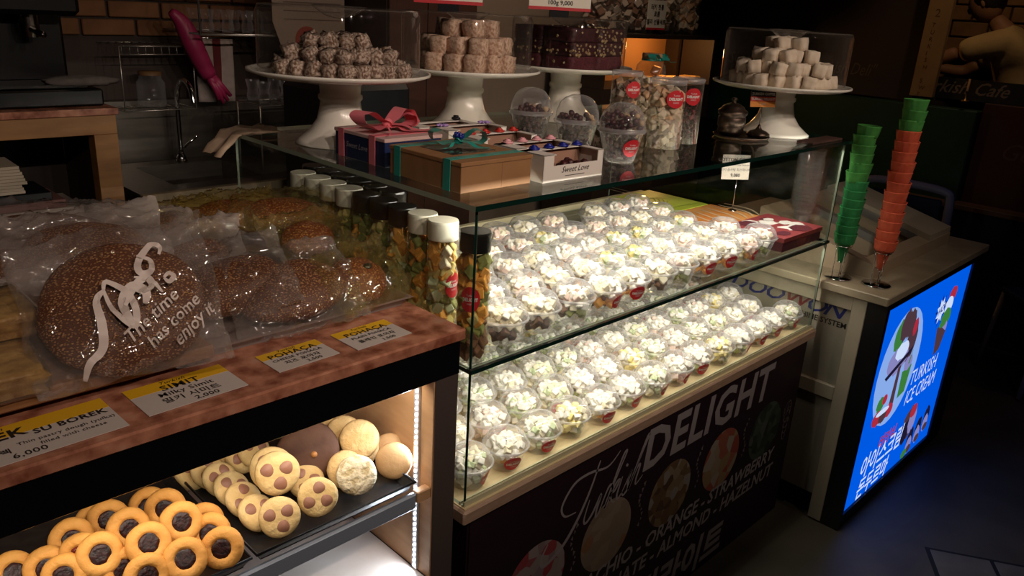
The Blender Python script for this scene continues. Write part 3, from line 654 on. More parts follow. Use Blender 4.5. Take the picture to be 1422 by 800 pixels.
# ---- brown kraft box with window, teal ribbon
kb = thing('gift_box', (1.052, 1.183, ZT), 'kraft brown gift box with clear window and teal ribbon', 'gift box')
KR = nmat('kraft_card', (.28, .135, .055), (.33, .165, .070), 8, .55, stretch=(1, 6, 1))
MB().box(-.093, .093, -.108, .108, 0, .052, c=.001).box(.012, .0132, -.1085, -.1080, .0, .050).obj('box_base', KR, kb)
MB().box(-.095, .095, -.110, .110, .050, .058, c=.001).obj('box_lid', KR, kb)
MB().box(-.055, .060, -.040, .060, .0582, .0588).obj('window', mat('window_film', (.05, .035, .030), .06), kb)
for y_ in (.082, -.070):
    rt = MB(); rt.box(-.0962, -.0950, y_ - .010, y_ + .010, 0, .059).box(-.0962, .0962, y_ - .010, y_ + .010, .0584, .0594); rt.obj('ribbon', TEAL, kb)
bt = MB(); bow(bt, .020, .030, .059, .95, rz=-.4); bt.obj('bow', TEAL, kb)
cr_ = MB(); random.seed(2)
for k in range(14): a = k * .9; cr_.blob(.006, .004, .003, 6, 4, 0, T(.02 + .008 * math.cos(a), .03 + .008 * math.sin(a), .078 + .002 * (k % 3), a, a, 0))
cr_.obj('rosette', mat('royal_blue_satin', (.012, .018, .20), .35), kb, label='royal blue ribbon rosette')
# ---- white window boxes in a row
WB = mat('white_card', (.74, .68, .62), .5); KIN = mat('kraft_inner', (.36, .20, .14), .6)
BERRY = nmat('berry_candy', (.025, .005, .006), (.075, .012, .014), 90, .5, .5)
def window_box(x, y, lb, deco, h=.056, L=.184, D=.070):
    t = thing('window_box', (x, y, ZT), lb, 'gift box', 'white window boxes of candied fruit', (0, 0, -.02))
    a, b = L / 2, D / 2; mb = MB(); th = .002
    mb.box(-a, a, -b, b, 0, th).box(-a, a, -b, -b + th, th, h * .58).box(-a, -a + .030, -b, -b + th, h * .58, h).box(a - .018, a, -b, -b + th, h * .58, h)
    mb.box(-a, -a + th, -b, b, th, h).box(a - th, a, -b, b, th, h).box(-a, a, b - th, b, th, h)
    mb.box(-a, -a + .036, -b, b, h - th, h).box(a - .018, a, -b, b, h - th, h).box(-a, a, b - .018, b, h - th, h)
    mb.obj('box_shell', WB, t)
    MB().box(-a + .004, a - .004, b - .0060, b - .0022, .003, h - .003).obj('liner', KIN, t, label='kraft brown inner back')
    c = MB(); random.seed(int(x * 999))
    for k in range(26): c.blob(.010, .009, .007, 7, 5, 0, T(random.uniform(-a + .035, a - .028), random.uniform(-b + .014, b - .024), random.uniform(.012, .032), *rr()), .25, 6, k)
    c.obj('candied_fruit', BERRY, t, kind='stuff')
    wl = MB(); write(wl, 'Sweet Love', FM(.004, h * .30, -b - .0006), .018, shear=.35, align='CENTER'); wl.box(-.026, .034, -b - .0005, -b - .0001, h * .16, h * .18); wl.obj('lettering', KPRINT, t)
    nm, mt, n, kind = deco
    for k in range(n):
        xx = -a + .030 + k * (L - .052) / max(1, n - 1); d = MB()
        if kind == 'rose':
            for r_, z_ in ((.011, .0), (.008, .003), (.005, .005)): d.lathe([(.003, z_), (r_, z_ + .002), (r_ * 1.05, z_ + .005), (r_ * .85, z_ + .006)], 10, fn=lambda a_, z: 1 + .12 * math.sin(5 * a_ + z * 900))
            d.blob(.004, .004, .004, 8, 5, 0, T(0, 0, .006))
        elif kind == 'bow':
            for q in range(8): d.blob(.009, .003, .003, 8, 5, 0, T(.009 * math.cos(q * .78), .006 * math.sin(q * .78), .004, 0, 0, q * .78))
        else: d.blob(.012, .012, .005, 14, 6, 0, T(0, 0, .006)).lathe([(.006, .010), (.008, .012), (.006, .0135)], 12)
        d.obj(nm, mt, t, (xx, b - .011, h - .001))
    return t
BLU = mat('blue_rose', (.012, .02, .26), .35); PKR = mat('pink_rose', (.80, .38, .42), .45); RDR = mat('red_rose', (.55, .03, .02), .4); VIO = mat('violet_bow', (.42, .28, .62), .45); BLB = mat('black_button', (.02, .02, .022), .2)
window_box(1.257, 1.092, 'white window box with four royal blue roses, frontmost', ('rose', BLU, 4, 'rose'))
window_box(1.262, 1.175, 'white window box with four pale pink roses', ('rose', PKR, 4, 'rose'))
window_box(1.268, 1.300, 'white window box with four small red roses', ('rose', RDR, 4, 'rose'))
window_box(1.288, 1.422, 'white window box with violet bows, behind the red-rose box', ('bow', VIO, 2, 'bow'))
window_box(1.283, 1.522, 'white window box with two round black buttons, rearmost', ('button', BLB, 2, 'button'), h=.050)
# ---- domed parfait cups
pf_cup = MB().lathe([(0, .003), (.031, .003), (.033, 0), (.036, .004), (.053, .068), (.0555, .069), (.0570, .072)], 28).mesh('tumbler', PLAST)
pf_lid = MB().lathe([(.0580, .070), (.0590, .075), (.0560, .077), (.0545, .081)], 28, 1).lathe([(.0545, .081), (.0530, .096), (.0460, .115), (.0340, .129), (.0180, .136), (0, .138)], 28, 0).mesh('dome_lid', [PLAST, PLRIM])
def pf_fill(seed, zt):
    random.seed(seed); mb = MB()
    for k in range(80):
        z = .010 + zt * k / 46; R_ = .028 + .016 * z / .07; a = k * 2.4; r_ = R_ * math.sqrt(random.uniform(.3, 1)); mb.blob(.009, .008, .007, 7, 5, 0 if k % 13 else 1, T(r_ * math.cos(a), r_ * math.sin(a), z, *rr()), .3, 6, k)
    return mb.mesh('candied_fruit', [BERRY, mat('nut_pale', (.45, .30, .16), .6)])
pst = sticker(.0395, .0505, .016, .058, -1.85, .5)
for i, (x, y, zt, s, lb) in enumerate([(1.535, 1.455, .045, 0, 'domed clear tumbler of dark candied fruit beside the red-rose box'), (1.530, 1.290, .045, 0, 'domed clear tumbler of dark fruit, middle one of three'), (1.518, 1.140, .058, 1, 'domed clear tumbler with red sticker, nearest to the front edge')]):
    t = thing('fruit_tumbler', (x, y, ZT), lb, 'dessert cup', 'domed tumblers on the glass top')
    put('tumbler', pf_cup, t); put('dome_lid', pf_lid, t, label='clear domed lid'); put('candied_fruit', pf_fill(i + 5, zt), t, kind='stuff')
    if s: put('sticker', pst, t, label='round red label with white lettering')
# ---- tall clear canisters
def canister(x, y, R_, H_, lb, pool, mats_, seed, st_ang, sz=.020, blobby=False):
    t = thing('candy_canister', (x, y, ZT), lb, 'candy jar', 'tall clear canisters on the glass top')
    MB().lathe([(0, .002), (R_ - .002, .002), (R_, 0), (R_, H_ - .014)], 32).obj('canister', JARB, t)
    MB().lathe([(R_, H_ - .014), (R_ + .0015, H_ - .014), (R_ + .0015, H_), (R_ - .003, H_), (R_ - .006, H_ - .004), (0, H_ - .004)], 32).obj('lid', PLRIM, t, label='clear push-on lid')
    random.seed(seed); mb = MB(); n = int(150 * (H_ / .2))
    for k in range(n):
        z = .010 + (H_ - .040) * k / n; a = k * 2.4 + random.random(); r_ = (R_ - .012) * math.sqrt(random.uniform(.4, 1))
        pl = pool[int(k / n * len(pool))]
        if blobby: mb.blob(sz * .5, sz * .45, sz * .35, 6, 4, random.choice(pl), T(r_ * math.cos(a), r_ * math.sin(a), z, *rr()), .3, 5, k)
        else: cube(mb, (r_ * math.cos(a), r_ * math.sin(a), z), sz * random.uniform(.8, 1.1), rr(), random.choice(pl), ch=.10)
    mb.obj('candy', mats_, t, kind='stuff')
    if st_ang is not None: put('sticker', sticker(R_, R_, H_ * .60, H_ * .60 + .046, st_ang, .55), t, label='round red label with white lettering')
MB_W = [nmat('marsh_white', (.70, .58, .46), (.80, .68, .56), 30, .8), mat('marsh_peach', (.72, .46, .30), .8), mat('sugar_grey', (.42, .34, .30), .85), mat('coat_brown', (.20, .10, .07), .8)]
canister(1.800, 1.215, .048, .178, 'tall clear canister of white and peach cubes with red sticker', [[2, 2, 3, 0], [2, 0, 0], [0, 0, 2], [0, 0, 1], [1, 1, 0], [0, 1]], MB_W, 4, -2.02)
canister(1.930, 1.238, .043, .175, 'tall clear canister of dark red dried fruit with red sticker', [[0, 0, 0, 1]], [BERRY, mat('berry_bright', (.16, .02, .03), .5)], 5, -2.15, .013, True)
canister(1.865, 1.400, .043, .180, 'clear canister of pinkish brown cubes behind the front canisters', [[3, 2], [2, 3, 1], [3, 2, 1]], MB_W, 6, -1.95, .018)
# ---- glass jar tied with a green ribbon
gj = thing('ribbon_jar', (2.030, 1.440, ZT), 'rounded glass jar of pale sweets tied with green ribbon', 'candy jar')
MB().lathe([(0, .002), (.040, 0), (.046, .010), (.047, .160), (.042, .190), (.028, .205), (.026, .214)], 28).obj('jar_body', JARB, gj)
gm = MB(); random.seed(9)
for k in range(70): a = k * 2.4; r_ = .034 * math.sqrt(random.uniform(.4, 1)); cube(gm, (r_ * math.cos(a), r_ * math.sin(a), .014 + .14 * k / 70), .017, rr(), random.choice([0, 1, 2]))
gm.obj('candy', MB_W, gj, kind='stuff')
MB().lathe([(.028, .205), (.030, .208), (.030, .222), (.028, .224), (0, .224)], 24).obj('cork', mat('cork', (.30, .17, .08), .8), gj)
gb = MB().tube([(.029 * math.cos(a / 8 * PI), .029 * math.sin(a / 8 * PI), .205) for a in range(16)], .003, 6, closed=True); bow(gb, 0, -.028, .200, .7, rz=.2); gb.obj('ribbon', TEAL, gj)
# ---- small glass goblet and black sugar-candy tumbler behind
def lathe_thing(name, prof, m, loc, lb, cat_, n=28, group=None, extra=None):
    t = thing(name, loc, lb, cat_, group); MB().lathe(prof, n).obj('bowl' if name != 'sugar_bowl' else 'bowl', m, t)
    return t
gb_ = thing('glass_goblet', (1.690, 1.590, ZT), 'small clear stemmed glass of dark fruit between stand and tumblers', 'glass')
MB().lathe([(0, .0), (.026, 0), (.026, .002), (.006, .006), (.004, .014), (.004, .024), (.018, .036), (.032, .060), (.034, .085), (.033, .085)], 28).obj('bowl', PLAST, gb_)
gf = MB(); random.seed(4)
for k in range(22): a = k * 2.4; r_ = .018 * math.sqrt(random.random()); gf.blob(.008, .008, .006, 7, 5, 0, T(r_ * math.cos(a), r_ * math.sin(a), .042 + .026 * k / 22, *rr()), .3, 6, k)
gf.obj('candied_fruit', nmat('amber_fruit', (.20, .11, .05), (.36, .20, .10), 60, .4), gb_, kind='stuff')
# ---- copper tray with sugar bowl and tag holder
CU = nmat('aged_copper', (.05, .035, .028), (.11, .075, .055), 40, .36, .3, metal=.9)
MB().lathe([(0, .004), (.088, .004), (.098, .010), (.100, .009), (.092, .000), (0, .0)], 48, M=T(0,0,0,s=.84)).obj('serving_tray', CU, None, (2.190, 1.200, ZT), label='round dark copper tray under the sugar bowl', cat='tray')
sb = thing('sugar_bowl', (2.165, 1.224, ZT + .004), 'dark copper sugar bowl with domed lid and knob', 'sugar bowl')
MB().lathe([(0, .0), (.022, 0), (.028, .004), (.033, .012), (.031, .020), (.034, .024), (.034, .044), (.031, .048), (.036, .053), (.036, .058)], 32, M=T(s=1.2)).obj('bowl', CU, sb)
MB().lathe([(.037, .058), (.036, .061), (.028, .066), (.027, .070), (.016, .077), (.006, .080), (.005, .084), (.008, .088), (.005, .092), (0, .093)], 32, M=T(s=1.2)).obj('lid', CU, sb)
th_ = thing('tag_holder', (2.226, 1.165, ZT + .004), 'ornate copper tag stand holding the black, red and orange tag', 'tag holder')
MB().lathe([(0, 0), (.030, 0), (.034, .004), (.033, .010), (.024, .017), (.010, .022), (.005, .030), (.004, .036), (0, .037)], 32, fn=lambda a, z: 1 + .03 * math.sin(12 * a)).obj('base', CU, th_)
MB().tube([(0, 0, .036), (.001, 0, .070), (-.001, 0, .085)], .0012, 6).tube(cr([(-.001, 0, .085), (-.006, 0, .090), (0, 0, .096), (.006, 0, .090), (0, 0, .085)], 4), .0010, 6).obj('wire', CHROME, th_)
tg = thing('menu_tag', (2.222, 1.162, ZT + .092), 'small black, red and orange card held above copper stand', 'tag', None, (-.12, 0, -.50))
MB().box(-.042, .042, -.0007, .0007, 0, .046, 0).box(-.042, .042, -.0010, -.0007, .030, .046, 1).box(-.042, .042, -.0010, -.0007, .016, .030, 2).obj('card', [mat('tag_orange', (.85, .32, .06), .5), KPRINT, mat('tag_red', (.62, .06, .04), .5)], tg)
tw = MB(); write(tw, 'TURKISH COFFEE', FM(0, .0345, -.0013), .0100, bold=.0003, align='CENTER'); write(tw, 'TURKISH DELIGHT', FM(0, .0200, -.0013), .0095, bold=.0003, align='CENTER'); write(tw, '5,000', FM(0, .0060, -.0013), .0080, align='CENTER'); tw.obj('lettering', WPRINT, tg)
tr = thing('wooden_coaster', (2.370, 1.035, ZT), 'flat brown printed box lid on the glass near its right corner', 'box lid')
MB().box(-.10, .10, -.026, .026, 0, .006, c=.001).obj('slab', nmat('coaster_brown', (.06, .03, .025), (.10, .05, .04), 12, .5), tr)
bd = MB(); bd.tube([(.905, 1.895, 1.352), (.925, 1.915, 1.352), (.96, 1.91, 1.353)], .010, 8)
# ---- cloth rag on the back left corner
rg = MB(); q = 10
V = [(.86 + .17 * i / q - .01 * math.sin(j), 1.84 + .10 * j / q, 1.3475 + .012 * abs(noise.noise(Vector((i * .5, j * .5, 1)))) - (max(0, .918 - (.86 + .17 * i / q)) * .9)) for j in range(q + 1) for i in range(q + 1)]
rg.add(V, [(j * (q + 1) + i, j * (q + 1) + i + 1, (j + 1) * (q + 1) + i + 1, (j + 1) * (q + 1) + i) for j in range(q) for i in range(q)], 0, True)
ro = rg.obj('cleaning_cloth', nmat('cloth_beige', (.36, .25, .17), (.46, .33, .23), 30, .9, .4), label='beige cleaning cloth folded over the back corner of glass top', cat='cloth')
md = ro.modifiers.new('s', 'SOLIDIFY'); md.thickness = .004
# ================================================================ BAKERY CABINET
MARB = nmat('red_marble', (.20, .060, .034), (.48, .205, .125), 26, .20, 0, detail=9, lo=.34, hi=.60, c3=(.50, .27, .19), spec=.5)
MARF = nmat('pale_marble', (.62, .52, .46), (.74, .66, .60), 6, .25, detail=8)
INW = nmat('cabinet_veneer', (.50, .28, .14), (.58, .34, .18), 10, .45, stretch=(1, 1, 5))
GREY = mat('side_edge_grey', (.075, .055, .050), .35)
counter = MB().box(-.60, .914, .994, 1.93, 1.092, 1.115, c=.003).obj('marble_counter', MARB, label='red veined marble worktop of the bakery counter', cat='worktop')
bc = thing('bakery_cabinet', (.15, 1.4, 0), 'black-fronted lit pastry cabinet under the red marble worktop', 'cabinet')
def BP(mb, name, m, label=None, parent=None): return mb.obj(name, m, parent or bc, (-.15, -1.4, 0) if parent is None else (0, 0, 0), label=label)
BP(MB().box(-.60, .905, 1.000, 1.014, 1.024, 1.0915, c=.001), 'header_panel', mat('black_gloss_panel', (.004, .004, .006), .16))
BP(MB().box(.8495, .9048, 1.002, 1.92, 0, 1.0235, c=.001), 'side_panel', [GREY])
BP(MB().box(.8465, .8495, 1.004, 1.60, .5805, 1.0235), 'inner_lining', INW, label='lit honey wood inner wall')
BP(MB().box(-.60, .8460, 1.60, 1.61, 0, 1.0915), 'back_panel', INW)
BP(MB().box(-.60, .8460, 1.010, 1.599, .555, .580, c=.002), 'marble_floor', MARF, label='pale marble cabinet floor')
BP(MB().box(-.60, .8460, 1.012, 1.03, .0, .5545), 'lower_front', GREY)
BP(MB().box(-.60, .812, 1.004, 1.016, .762, .7985, c=.004), 'tray_rail', mat('steel_rail', (.34, .40, .50), .35, .35))
BP(MB().box(.8130, .8460, 1.004, 1.022, .772, .797, c=.002), 'rail_bracket', INW)
BP(MB().box(.8405, .8465, 1.039, 1.053, .585, 1.010), 'led_channel', mat('led_channel', (.55, .56, .60), .3, .5))
LEDM = glow('led_diode', (.75, .87, 1), 26)
ledc = MB()
for k in range(34): ledc.blob(.0022, .0026, .0034, 8, 5, 0, T(.8400, 1.046, .592 + k * .0124))
BP(ledc, 'led_diodes', LEDM, label='row of cool white diodes')
# ---- trays
TRM = nmat('tray_black', (.010, .010, .012), (.020, .019, .020), 60, .38, .2)
def tray(x0, x1, y0, y1, z, h, lb):
    t = thing('baking_tray', ((x0 + x1) / 2, (y0 + y1) / 2, z), lb, 'tray'); a, b = (x1 - x0) / 2, (y1 - y0) / 2; e = .010
    mb = MB().box(-a + e, a - e, -b + e, b - e, 0, .002)
    V = [(-a + e, -b + e, .002), (a - e, -b + e, .002), (a - e, b - e, .002), (-a + e, b - e, .002), (-a, -b, h), (a, -b, h), (a, b, h), (-a, b, h)]
    mb.add(V, [(0, 1, 5, 4), (1, 2, 6, 5), (2, 3, 7, 6), (3, 0, 4, 7)]); mb.obj('pan', TRM, t)
    MB().tube([(-a, -b, h), (a, -b, h), (a, b, h), (-a, b, h)], .0028, 8, closed=True).obj('rim', TRM, t)
tray(-.30, .478, 1.010, 1.42, .7995, .020, 'black baking tray of jam-centred cookies')
tray(.488, .812, 1.010, 1.42, .7995, .020, 'black baking tray of chip and oatmeal cookies')
# ---- cookies
DOUGH = nmat('cookie_golden', (.66, .29, .055), (.76, .37, .085), 18, .7, .6, bscale=90, bdist=.004); JAM = nmat('dark_jam', (.008, .003, .004), (.040, .010, .010), 120, .42, 1.0, spec=.35)
JAMR = nmat('red_jam', (.10, .012, .010), (.20, .03, .018), 50, .2, .9)
PALE = nmat('cookie_pale', (.64, .43, .17), (.72, .52, .24), 24, .75, .8, bscale=80, bdist=.004); CHIPM = mat('milk_chocolate', (.30, .135, .085), .5)
OATM = nmat('cookie_oat', (.60, .38, .15), (.70, .48, .22), 40, .8, 1.0, bscale=60, bdist=.006); CRKM = nmat('cookie_cracked', (.56, .44, .24), (.80, .70, .50), 70, .85, 1, lo=.42, hi=.52, bscale=70, bdist=.008)
TANM = nmat('cookie_tan', (.46, .26, .11), (.54, .33, .15), 26, .8, .5, bscale=80); COC = nmat('cookie_cocoa', (.075, .028, .015), (.11, .045, .024), 24, .75, .5, bscale=70)
random.seed(5)
def ring_mesh(seed):
    f = lambda a, z: 1 + .03 * noise.noise(Vector((math.cos(a) * 1.5, math.sin(a) * 1.5, seed)))
    return MB().lathe([(0, -.009), (.020, -.010), (.029, -.008), (.0335, -.002), (.0335, .003), (.0305, .0085), (.0255, .0108), (.0195, .0112), (.0155, .0088), (.0140, .0050), (0, .004)], 28, fn=f).mesh('cookie_body', DOUGH)
rings = [ring_mesh(i * 3) for i in range(3)]
jamk = MB().lathe([(.0165, .0060), (.0150, .0086), (.009, .0090), (0, .0085)], 24, fn=lambda a, z: 1 + .22 * noise.noise(Vector((math.cos(a) * 2, math.sin(a) * 2, z * 90)))).mesh('jam', [JAM])
jamr = jamk.copy(); jamr.materials[0] = JAMR
def facing(dx, dy, dz=.62): return Vector((dx, dy, dz)).to_track_quat('Z', 'Y').to_euler()
def cam_tilt(p, up=.75, jx=0, jy=0):
    d = (EYE - p).normalized(); d = Vector((d.x + jx, d.y + jy, d.z * up)).normalized(); return d.to_track_quat('Z', 'Y').to_euler()
def jam_cookie(px, py, z, lb, jx=0, jy=0, red=False, up=.85, k=[0]):
    p = at(px, py, z); t = thing('jam_cookie', p, lb, 'cookie', 'golden cookies with jam centres', cam_tilt(p, up, jx, jy))
    put('cookie_body', rings[k[0] % 3], t); put('jam', jamr if red else jamk, t, (0, 0, 0), (0, 0, k[0]), label='reddish jam centre' if red else 'dark jam centre'); k[0] += 1
JC = [(139, 770, .865, 'golden jam cookie, foremost at the left of the pile, facing the viewer'), (206, 755, .868, 'golden jam cookie on top in the middle of the pile'), (257, 777, .852, 'golden jam cookie with wide jam centre, lower right of the pile'),
      (309, 761, .845, 'golden jam cookie at the right-hand end of the pile near tray rim'), (251, 725, .868, 'golden jam cookie on top at the upper right of the pile'), (178, 734, .858, 'golden jam cookie just behind the topmost middle one'),
      (100, 749, .850, 'golden jam cookie partly behind the red-centred one'), (150, 722, .842, 'golden jam cookie leaning at the back of the pile, left side'), (230, 706, .850, 'golden jam cookie at the very back right of the pile'),
      (292, 741, .840, 'golden jam cookie behind the right-hand end one'), (283, 726, .832, 'golden jam cookie half hidden at the far right of the pile'), (204, 800, .848, 'golden jam cookie cut by the lower edge of the picture, middle'),
      (172, 790, .838, 'golden jam cookie standing on edge below the middle one'), (90, 800, .846, 'golden jam cookie at the lower edge, left of middle'), (66, 789, .838, 'golden jam cookie on edge at the lower left of the pile'),
      (18, 797, .840, 'lone golden jam cookie in the lower left corner'), (134, 726, .836, 'small visible rim of golden cookie at the back left'), (247, 752, .836, 'golden jam cookie peeping out between the right-hand ones'),
      (207, 704, .838, 'golden jam cookie behind the back right one')]
for i, (a, b, z, lb) in enumerate(JC): jam_cookie(a, b, z, lb, random.uniform(-.25, .25), random.uniform(-.2, .2))
jam_cookie(114, 770, .856, 'golden cookie with spread red jam, tilted beside the foremost one', -.5, -.1, True)
for i, (a, b) in enumerate([(120, 790), (150, 775), (190, 775), (225, 770), (270, 760), (240, 790), (110, 765), (180, 760)]):   # the lower layer of the pile
    jam_cookie(a, b, .818, 'golden jam cookie in the lower layer, mostly covered by others', random.uniform(-.1, .1), .0, up=2.2)
# chip cookies
chipb = MB().lathe([(0, -.008), (.026, -.009), (.0345, -.006), (.037, 0), (.035, .006), (.028, .0095), (.014, .011), (0, .0115)], 32, fn=lambda a, z: 1 + .02 * math.sin(3 * a + 1)).mesh('cookie_body', PALE)
chipc = MB().lathe([(.0112, -.001), (.0112, .0015), (.0100, .0028), (0, .0034)], 18, fn=lambda a, z: 1 + .05 * math.sin(3 * a)).mesh('chocolate_button', CHIPM)
def chip_cookie(px, py, z, lb, jx=0, jy=0, up=.85, spin=0, s=1):
    p = at(px, py, z); t = thing('chip_cookie', p, lb, 'cookie', 'pale cookies with three chocolate buttons', cam_tilt(p, up, jx, jy)); t.scale = (s, s, s)
    put('cookie_body', chipb, t)
    for k in range(3): a = spin + k * 2.09 + .15 * k; put('chocolate_button', chipc, t, (.0175 * math.cos(a), .0175 * math.sin(a), .0085), (.0, .12, a))
chip_cookie(385, 657, .888, 'large pale three-chip cookie on top of the left pile, nearest face', spin=.5, s=1.04)
chip_cookie(377, 650, .876, 'pale chip cookie directly behind the large top one', s=1.04); chip_cookie(388, 718, .842, 'pale three-chip cookie lowest in the front, by the tray rim', spin=.6, s=.94)
chip_cookie(441, 690, .848, 'pale three-chip cookie leaning alone in front of the cocoa cookie', spin=1.4, s=.95)
for i, (a, b, z) in enumerate([(267, 657, .822), (289, 655, .826), (306, 666, .828), (322, 679, .828), (338, 694, .828), (357, 712, .830)]):
    chip_cookie(a, b, z, 'pale chip cookie, %s from the far end of the overlapping row along the tray divider' % ordn(i), .55, .10, 1.3, spin=i * 1.3, s=.93)
for i, (a, b, z) in enumerate([(352, 626, .842), (336, 634, .834), (318, 636, .826)]):
    chip_cookie(a, b, z, 'pale chip cookie, %s behind the large top one' % ordn(i), .5, .05, 1.1, spin=i, s=.9)
chip_cookie(425, 668, .826, 'pale chip cookie hidden beneath the cocoa cookie', 0, 0, 2, s=.9)
def plain(px, py, z, r_, h_, m_, name, lb, jx=0, jy=0, up=.85, grp=None, sd=1, bump=.02):
    p = at(px, py, z)
    mb = MB().lathe([(0, -h_ * .5), (r_ * .75, -h_ * .5), (r_ * .94, -h_ * .28), (r_, 0), (r_ * .93, h_ * .3), (r_ * .72, h_ * .48), (r_ * .35, h_ * .58), (0, h_ * .6)], 32, fn=lambda a, z_: 1 + bump * noise.noise(Vector((math.cos(a) * 2.2, math.sin(a) * 2.2, sd + z_ * 40))))
    return mb.obj(name, m_, None, p, cam_tilt(p, up, jx, jy), label=lb, cat='cookie', group=grp)
plain(495, 660, .846, .0375, .024, CRKM, 'cracked_cookie', 'round cookie with a white cracked sugar top, front right of the tray'); plain(480, 652, .840, .036, .020, OATM, 'oat_cookie', 'oat cookie half hidden behind the white cracked one', .3)
plain(547, 640, .838, .036, .018, TANM, 'tan_cookie', 'smooth tan cookie at the right-hand end of the tray', -.15, 0, .9); plain(541, 625, .834, .034, .016, TANM, 'tan_cookie', 'tan cookie behind the right-hand end one', -.1, 0, .9)
p = at(427, 629, .862)
cc = thing('cocoa_cookie', p, 'very large dark cocoa cookie with a hazelnut', 'cookie', None, cam_tilt(p, 1.0))
MB().lathe([(0, -.009), (.045, -.010), (.056, -.005), (.059, .0), (.055, .006), (.040, .010), (.0, .012)], 36, fn=lambda a, z: 1 + .04 * math.sin(2 * a) + .03 * noise.noise(Vector((math.cos(a) * 2, math.sin(a) * 2, 4)))).obj('cookie_body', COC, cc)
MB().blob(.0062, .0062, .005, 12, 7, 0, T(.012, -.004, .0125)).obj('hazelnut', mat('hazelnut', (.42, .18, .05), .5), cc)
for i, (a, b, z, j) in enumerate([(499, 610, .872, .0), (478, 603, .866, .25), (462, 600, .858, .4), (448, 600, .850, .5), (500, 622, .848, .2)]):
    plain(a, b, z, .0385 if i == 0 else .037, .017, OATM, 'oat_cookie', 'golden oat cookie, %s from the front of the stack behind the white cracked one' % ordn(i), j, 0, .95, 'oat cookies at the back of the tray', i)

# ================================================================ ON THE MARBLE: BOARD, TRAY, BREADS
BOARD = nmat('bread_board', (.24, .105, .045), (.34, .165, .075), 7, .45, .1, stretch=(1, 9, 9))
bo = thing('bread_board', (.16, 1.32, 1.1152), 'long wooden board under the big bagged sesame bread', 'board')
MB().box(-.46, .335, -.195, .19, .012, .034, c=.003).obj('board', BOARD, bo); MB().box(-.44, -.40, -.17, .17, 0, .012).obj('foot_bar', BOARD, bo); MB().box(.24, .28, -.17, .17, 0, .012).obj('foot_bar', BOARD, bo)
TRW = clear('tray_white_plastic', (.75, .72, .72), ior=1.4, rough=.15, milk=.55, milkcol=(.62, .52, .48))
pt = thing('plastic_tray', (.70, 1.39, 1.1152), 'frosted plastic tray under the breads on the right', 'tray')
pm = MB().box(-.19, .19, -.23, .23, 0, .003)
pm.add([(-.19, -.23, .003), (.19, -.23, .003), (.19, .23, .003), (-.19, .23, .003), (-.197, -.238, .018), (.203, -.238, .018), (.203, .238, .018), (-.197, .238, .018), (-.203, -.246, .018), (.209, -.246, .018), (.209, .246, .018), (-.203, .246, .018)],
       [(0, 1, 5, 4), (1, 2, 6, 5), (2, 3, 7, 6), (3, 0, 4, 7), (4, 5, 9, 8), (5, 6, 10, 9), (6, 7, 11, 10), (7, 4, 8, 11)]); pm.obj('pan', TRW, pt)
def sesame_mat(name, crust, crust2, seed, seed2, sc_=150, cover=.55):
    m = mat(name, crust, .55); nt = m.node_tree; b = nt.nodes['Principled BSDF']
    tc = nt.nodes.new('ShaderNodeTexCoord'); mp = nt.nodes.new('ShaderNodeMapping'); mp.inputs['Scale'].default_value = (1, 1.5, 1); nt.links.new(tc.outputs['Object'], mp.inputs[0])
    v = nt.nodes.new('ShaderNodeTexVoronoi'); v.inputs['Scale'].default_value = sc_; nt.links.new(mp.outputs[0], v.inputs['Vector'])
    n = nt.nodes.new('ShaderNodeTexNoise'); n.inputs['Scale'].default_value = 9; nt.links.new(tc.outputs['Object'], n.inputs['Vector'])
    r = nt.nodes.new('ShaderNodeValToRGB'); r.color_ramp.elements[0].position = .36; r.color_ramp.elements[0].color = (1, 1, 1, 1); r.color_ramp.elements[1].position = .50; r.color_ramp.elements[1].color = (0, 0, 0, 1); nt.links.new(v.outputs['Distance'], r.inputs[0])
    c = nt.nodes.new('ShaderNodeMixRGB'); c.inputs[1].default_value = (*crust, 1); c.inputs[2].default_value = (*crust2, 1); nt.links.new(n.outputs['Fac'], c.inputs[0])
    sd = nt.nodes.new('ShaderNodeMixRGB'); sd.inputs[1].default_value = (*seed, 1); sd.inputs[2].default_value = (*seed2, 1); sx = nt.nodes.new('ShaderNodeSeparateColor'); nt.links.new(v.outputs['Color'], sx.inputs[0]); nt.links.new(sx.outputs[0], sd.inputs[0])
    gt = nt.nodes.new('ShaderNodeMath'); gt.operation = 'LESS_THAN'; gt.inputs[1].default_value = cover; nt.links.new(sx.outputs[1], gt.inputs[0]); mu = nt.nodes.new('ShaderNodeMath'); mu.operation = 'MULTIPLY'; nt.links.new(gt.outputs[0], mu.inputs[0]); nt.links.new(r.outputs[0], mu.inputs[1])
    f = nt.nodes.new('ShaderNodeMixRGB'); nt.links.new(mu.outputs[0], f.inputs[0]); nt.links.new(c.outputs[0], f.inputs[1]); nt.links.new(sd.outputs[0], f.inputs[2]); nt.links.new(f.outputs[0], b.inputs['Base Color'])
    bp = nt.nodes.new('ShaderNodeBump'); bp.inputs['Strength'].default_value = .9; bp.inputs['Distance'].default_value = .002; nt.links.new(mu.outputs[0], bp.inputs['Height']); nt.links.new(bp.outputs[0], b.inputs['Normal'])
    return m
SES = sesame_mat('sesame_crust', (.075, .024, .010), (.15, .048, .018), (.50, .26, .12), (.28, .12, .045), 240, .92)
SESR = sesame_mat('sesame_crust_red', (.10, .022, .010), (.19, .050, .020), (.46, .22, .09), (.30, .11, .04), 190, .85)
LOAFY = nmat('loaf_golden', (.42, .20, .06), (.56, .30, .10), 12, .6, .2)
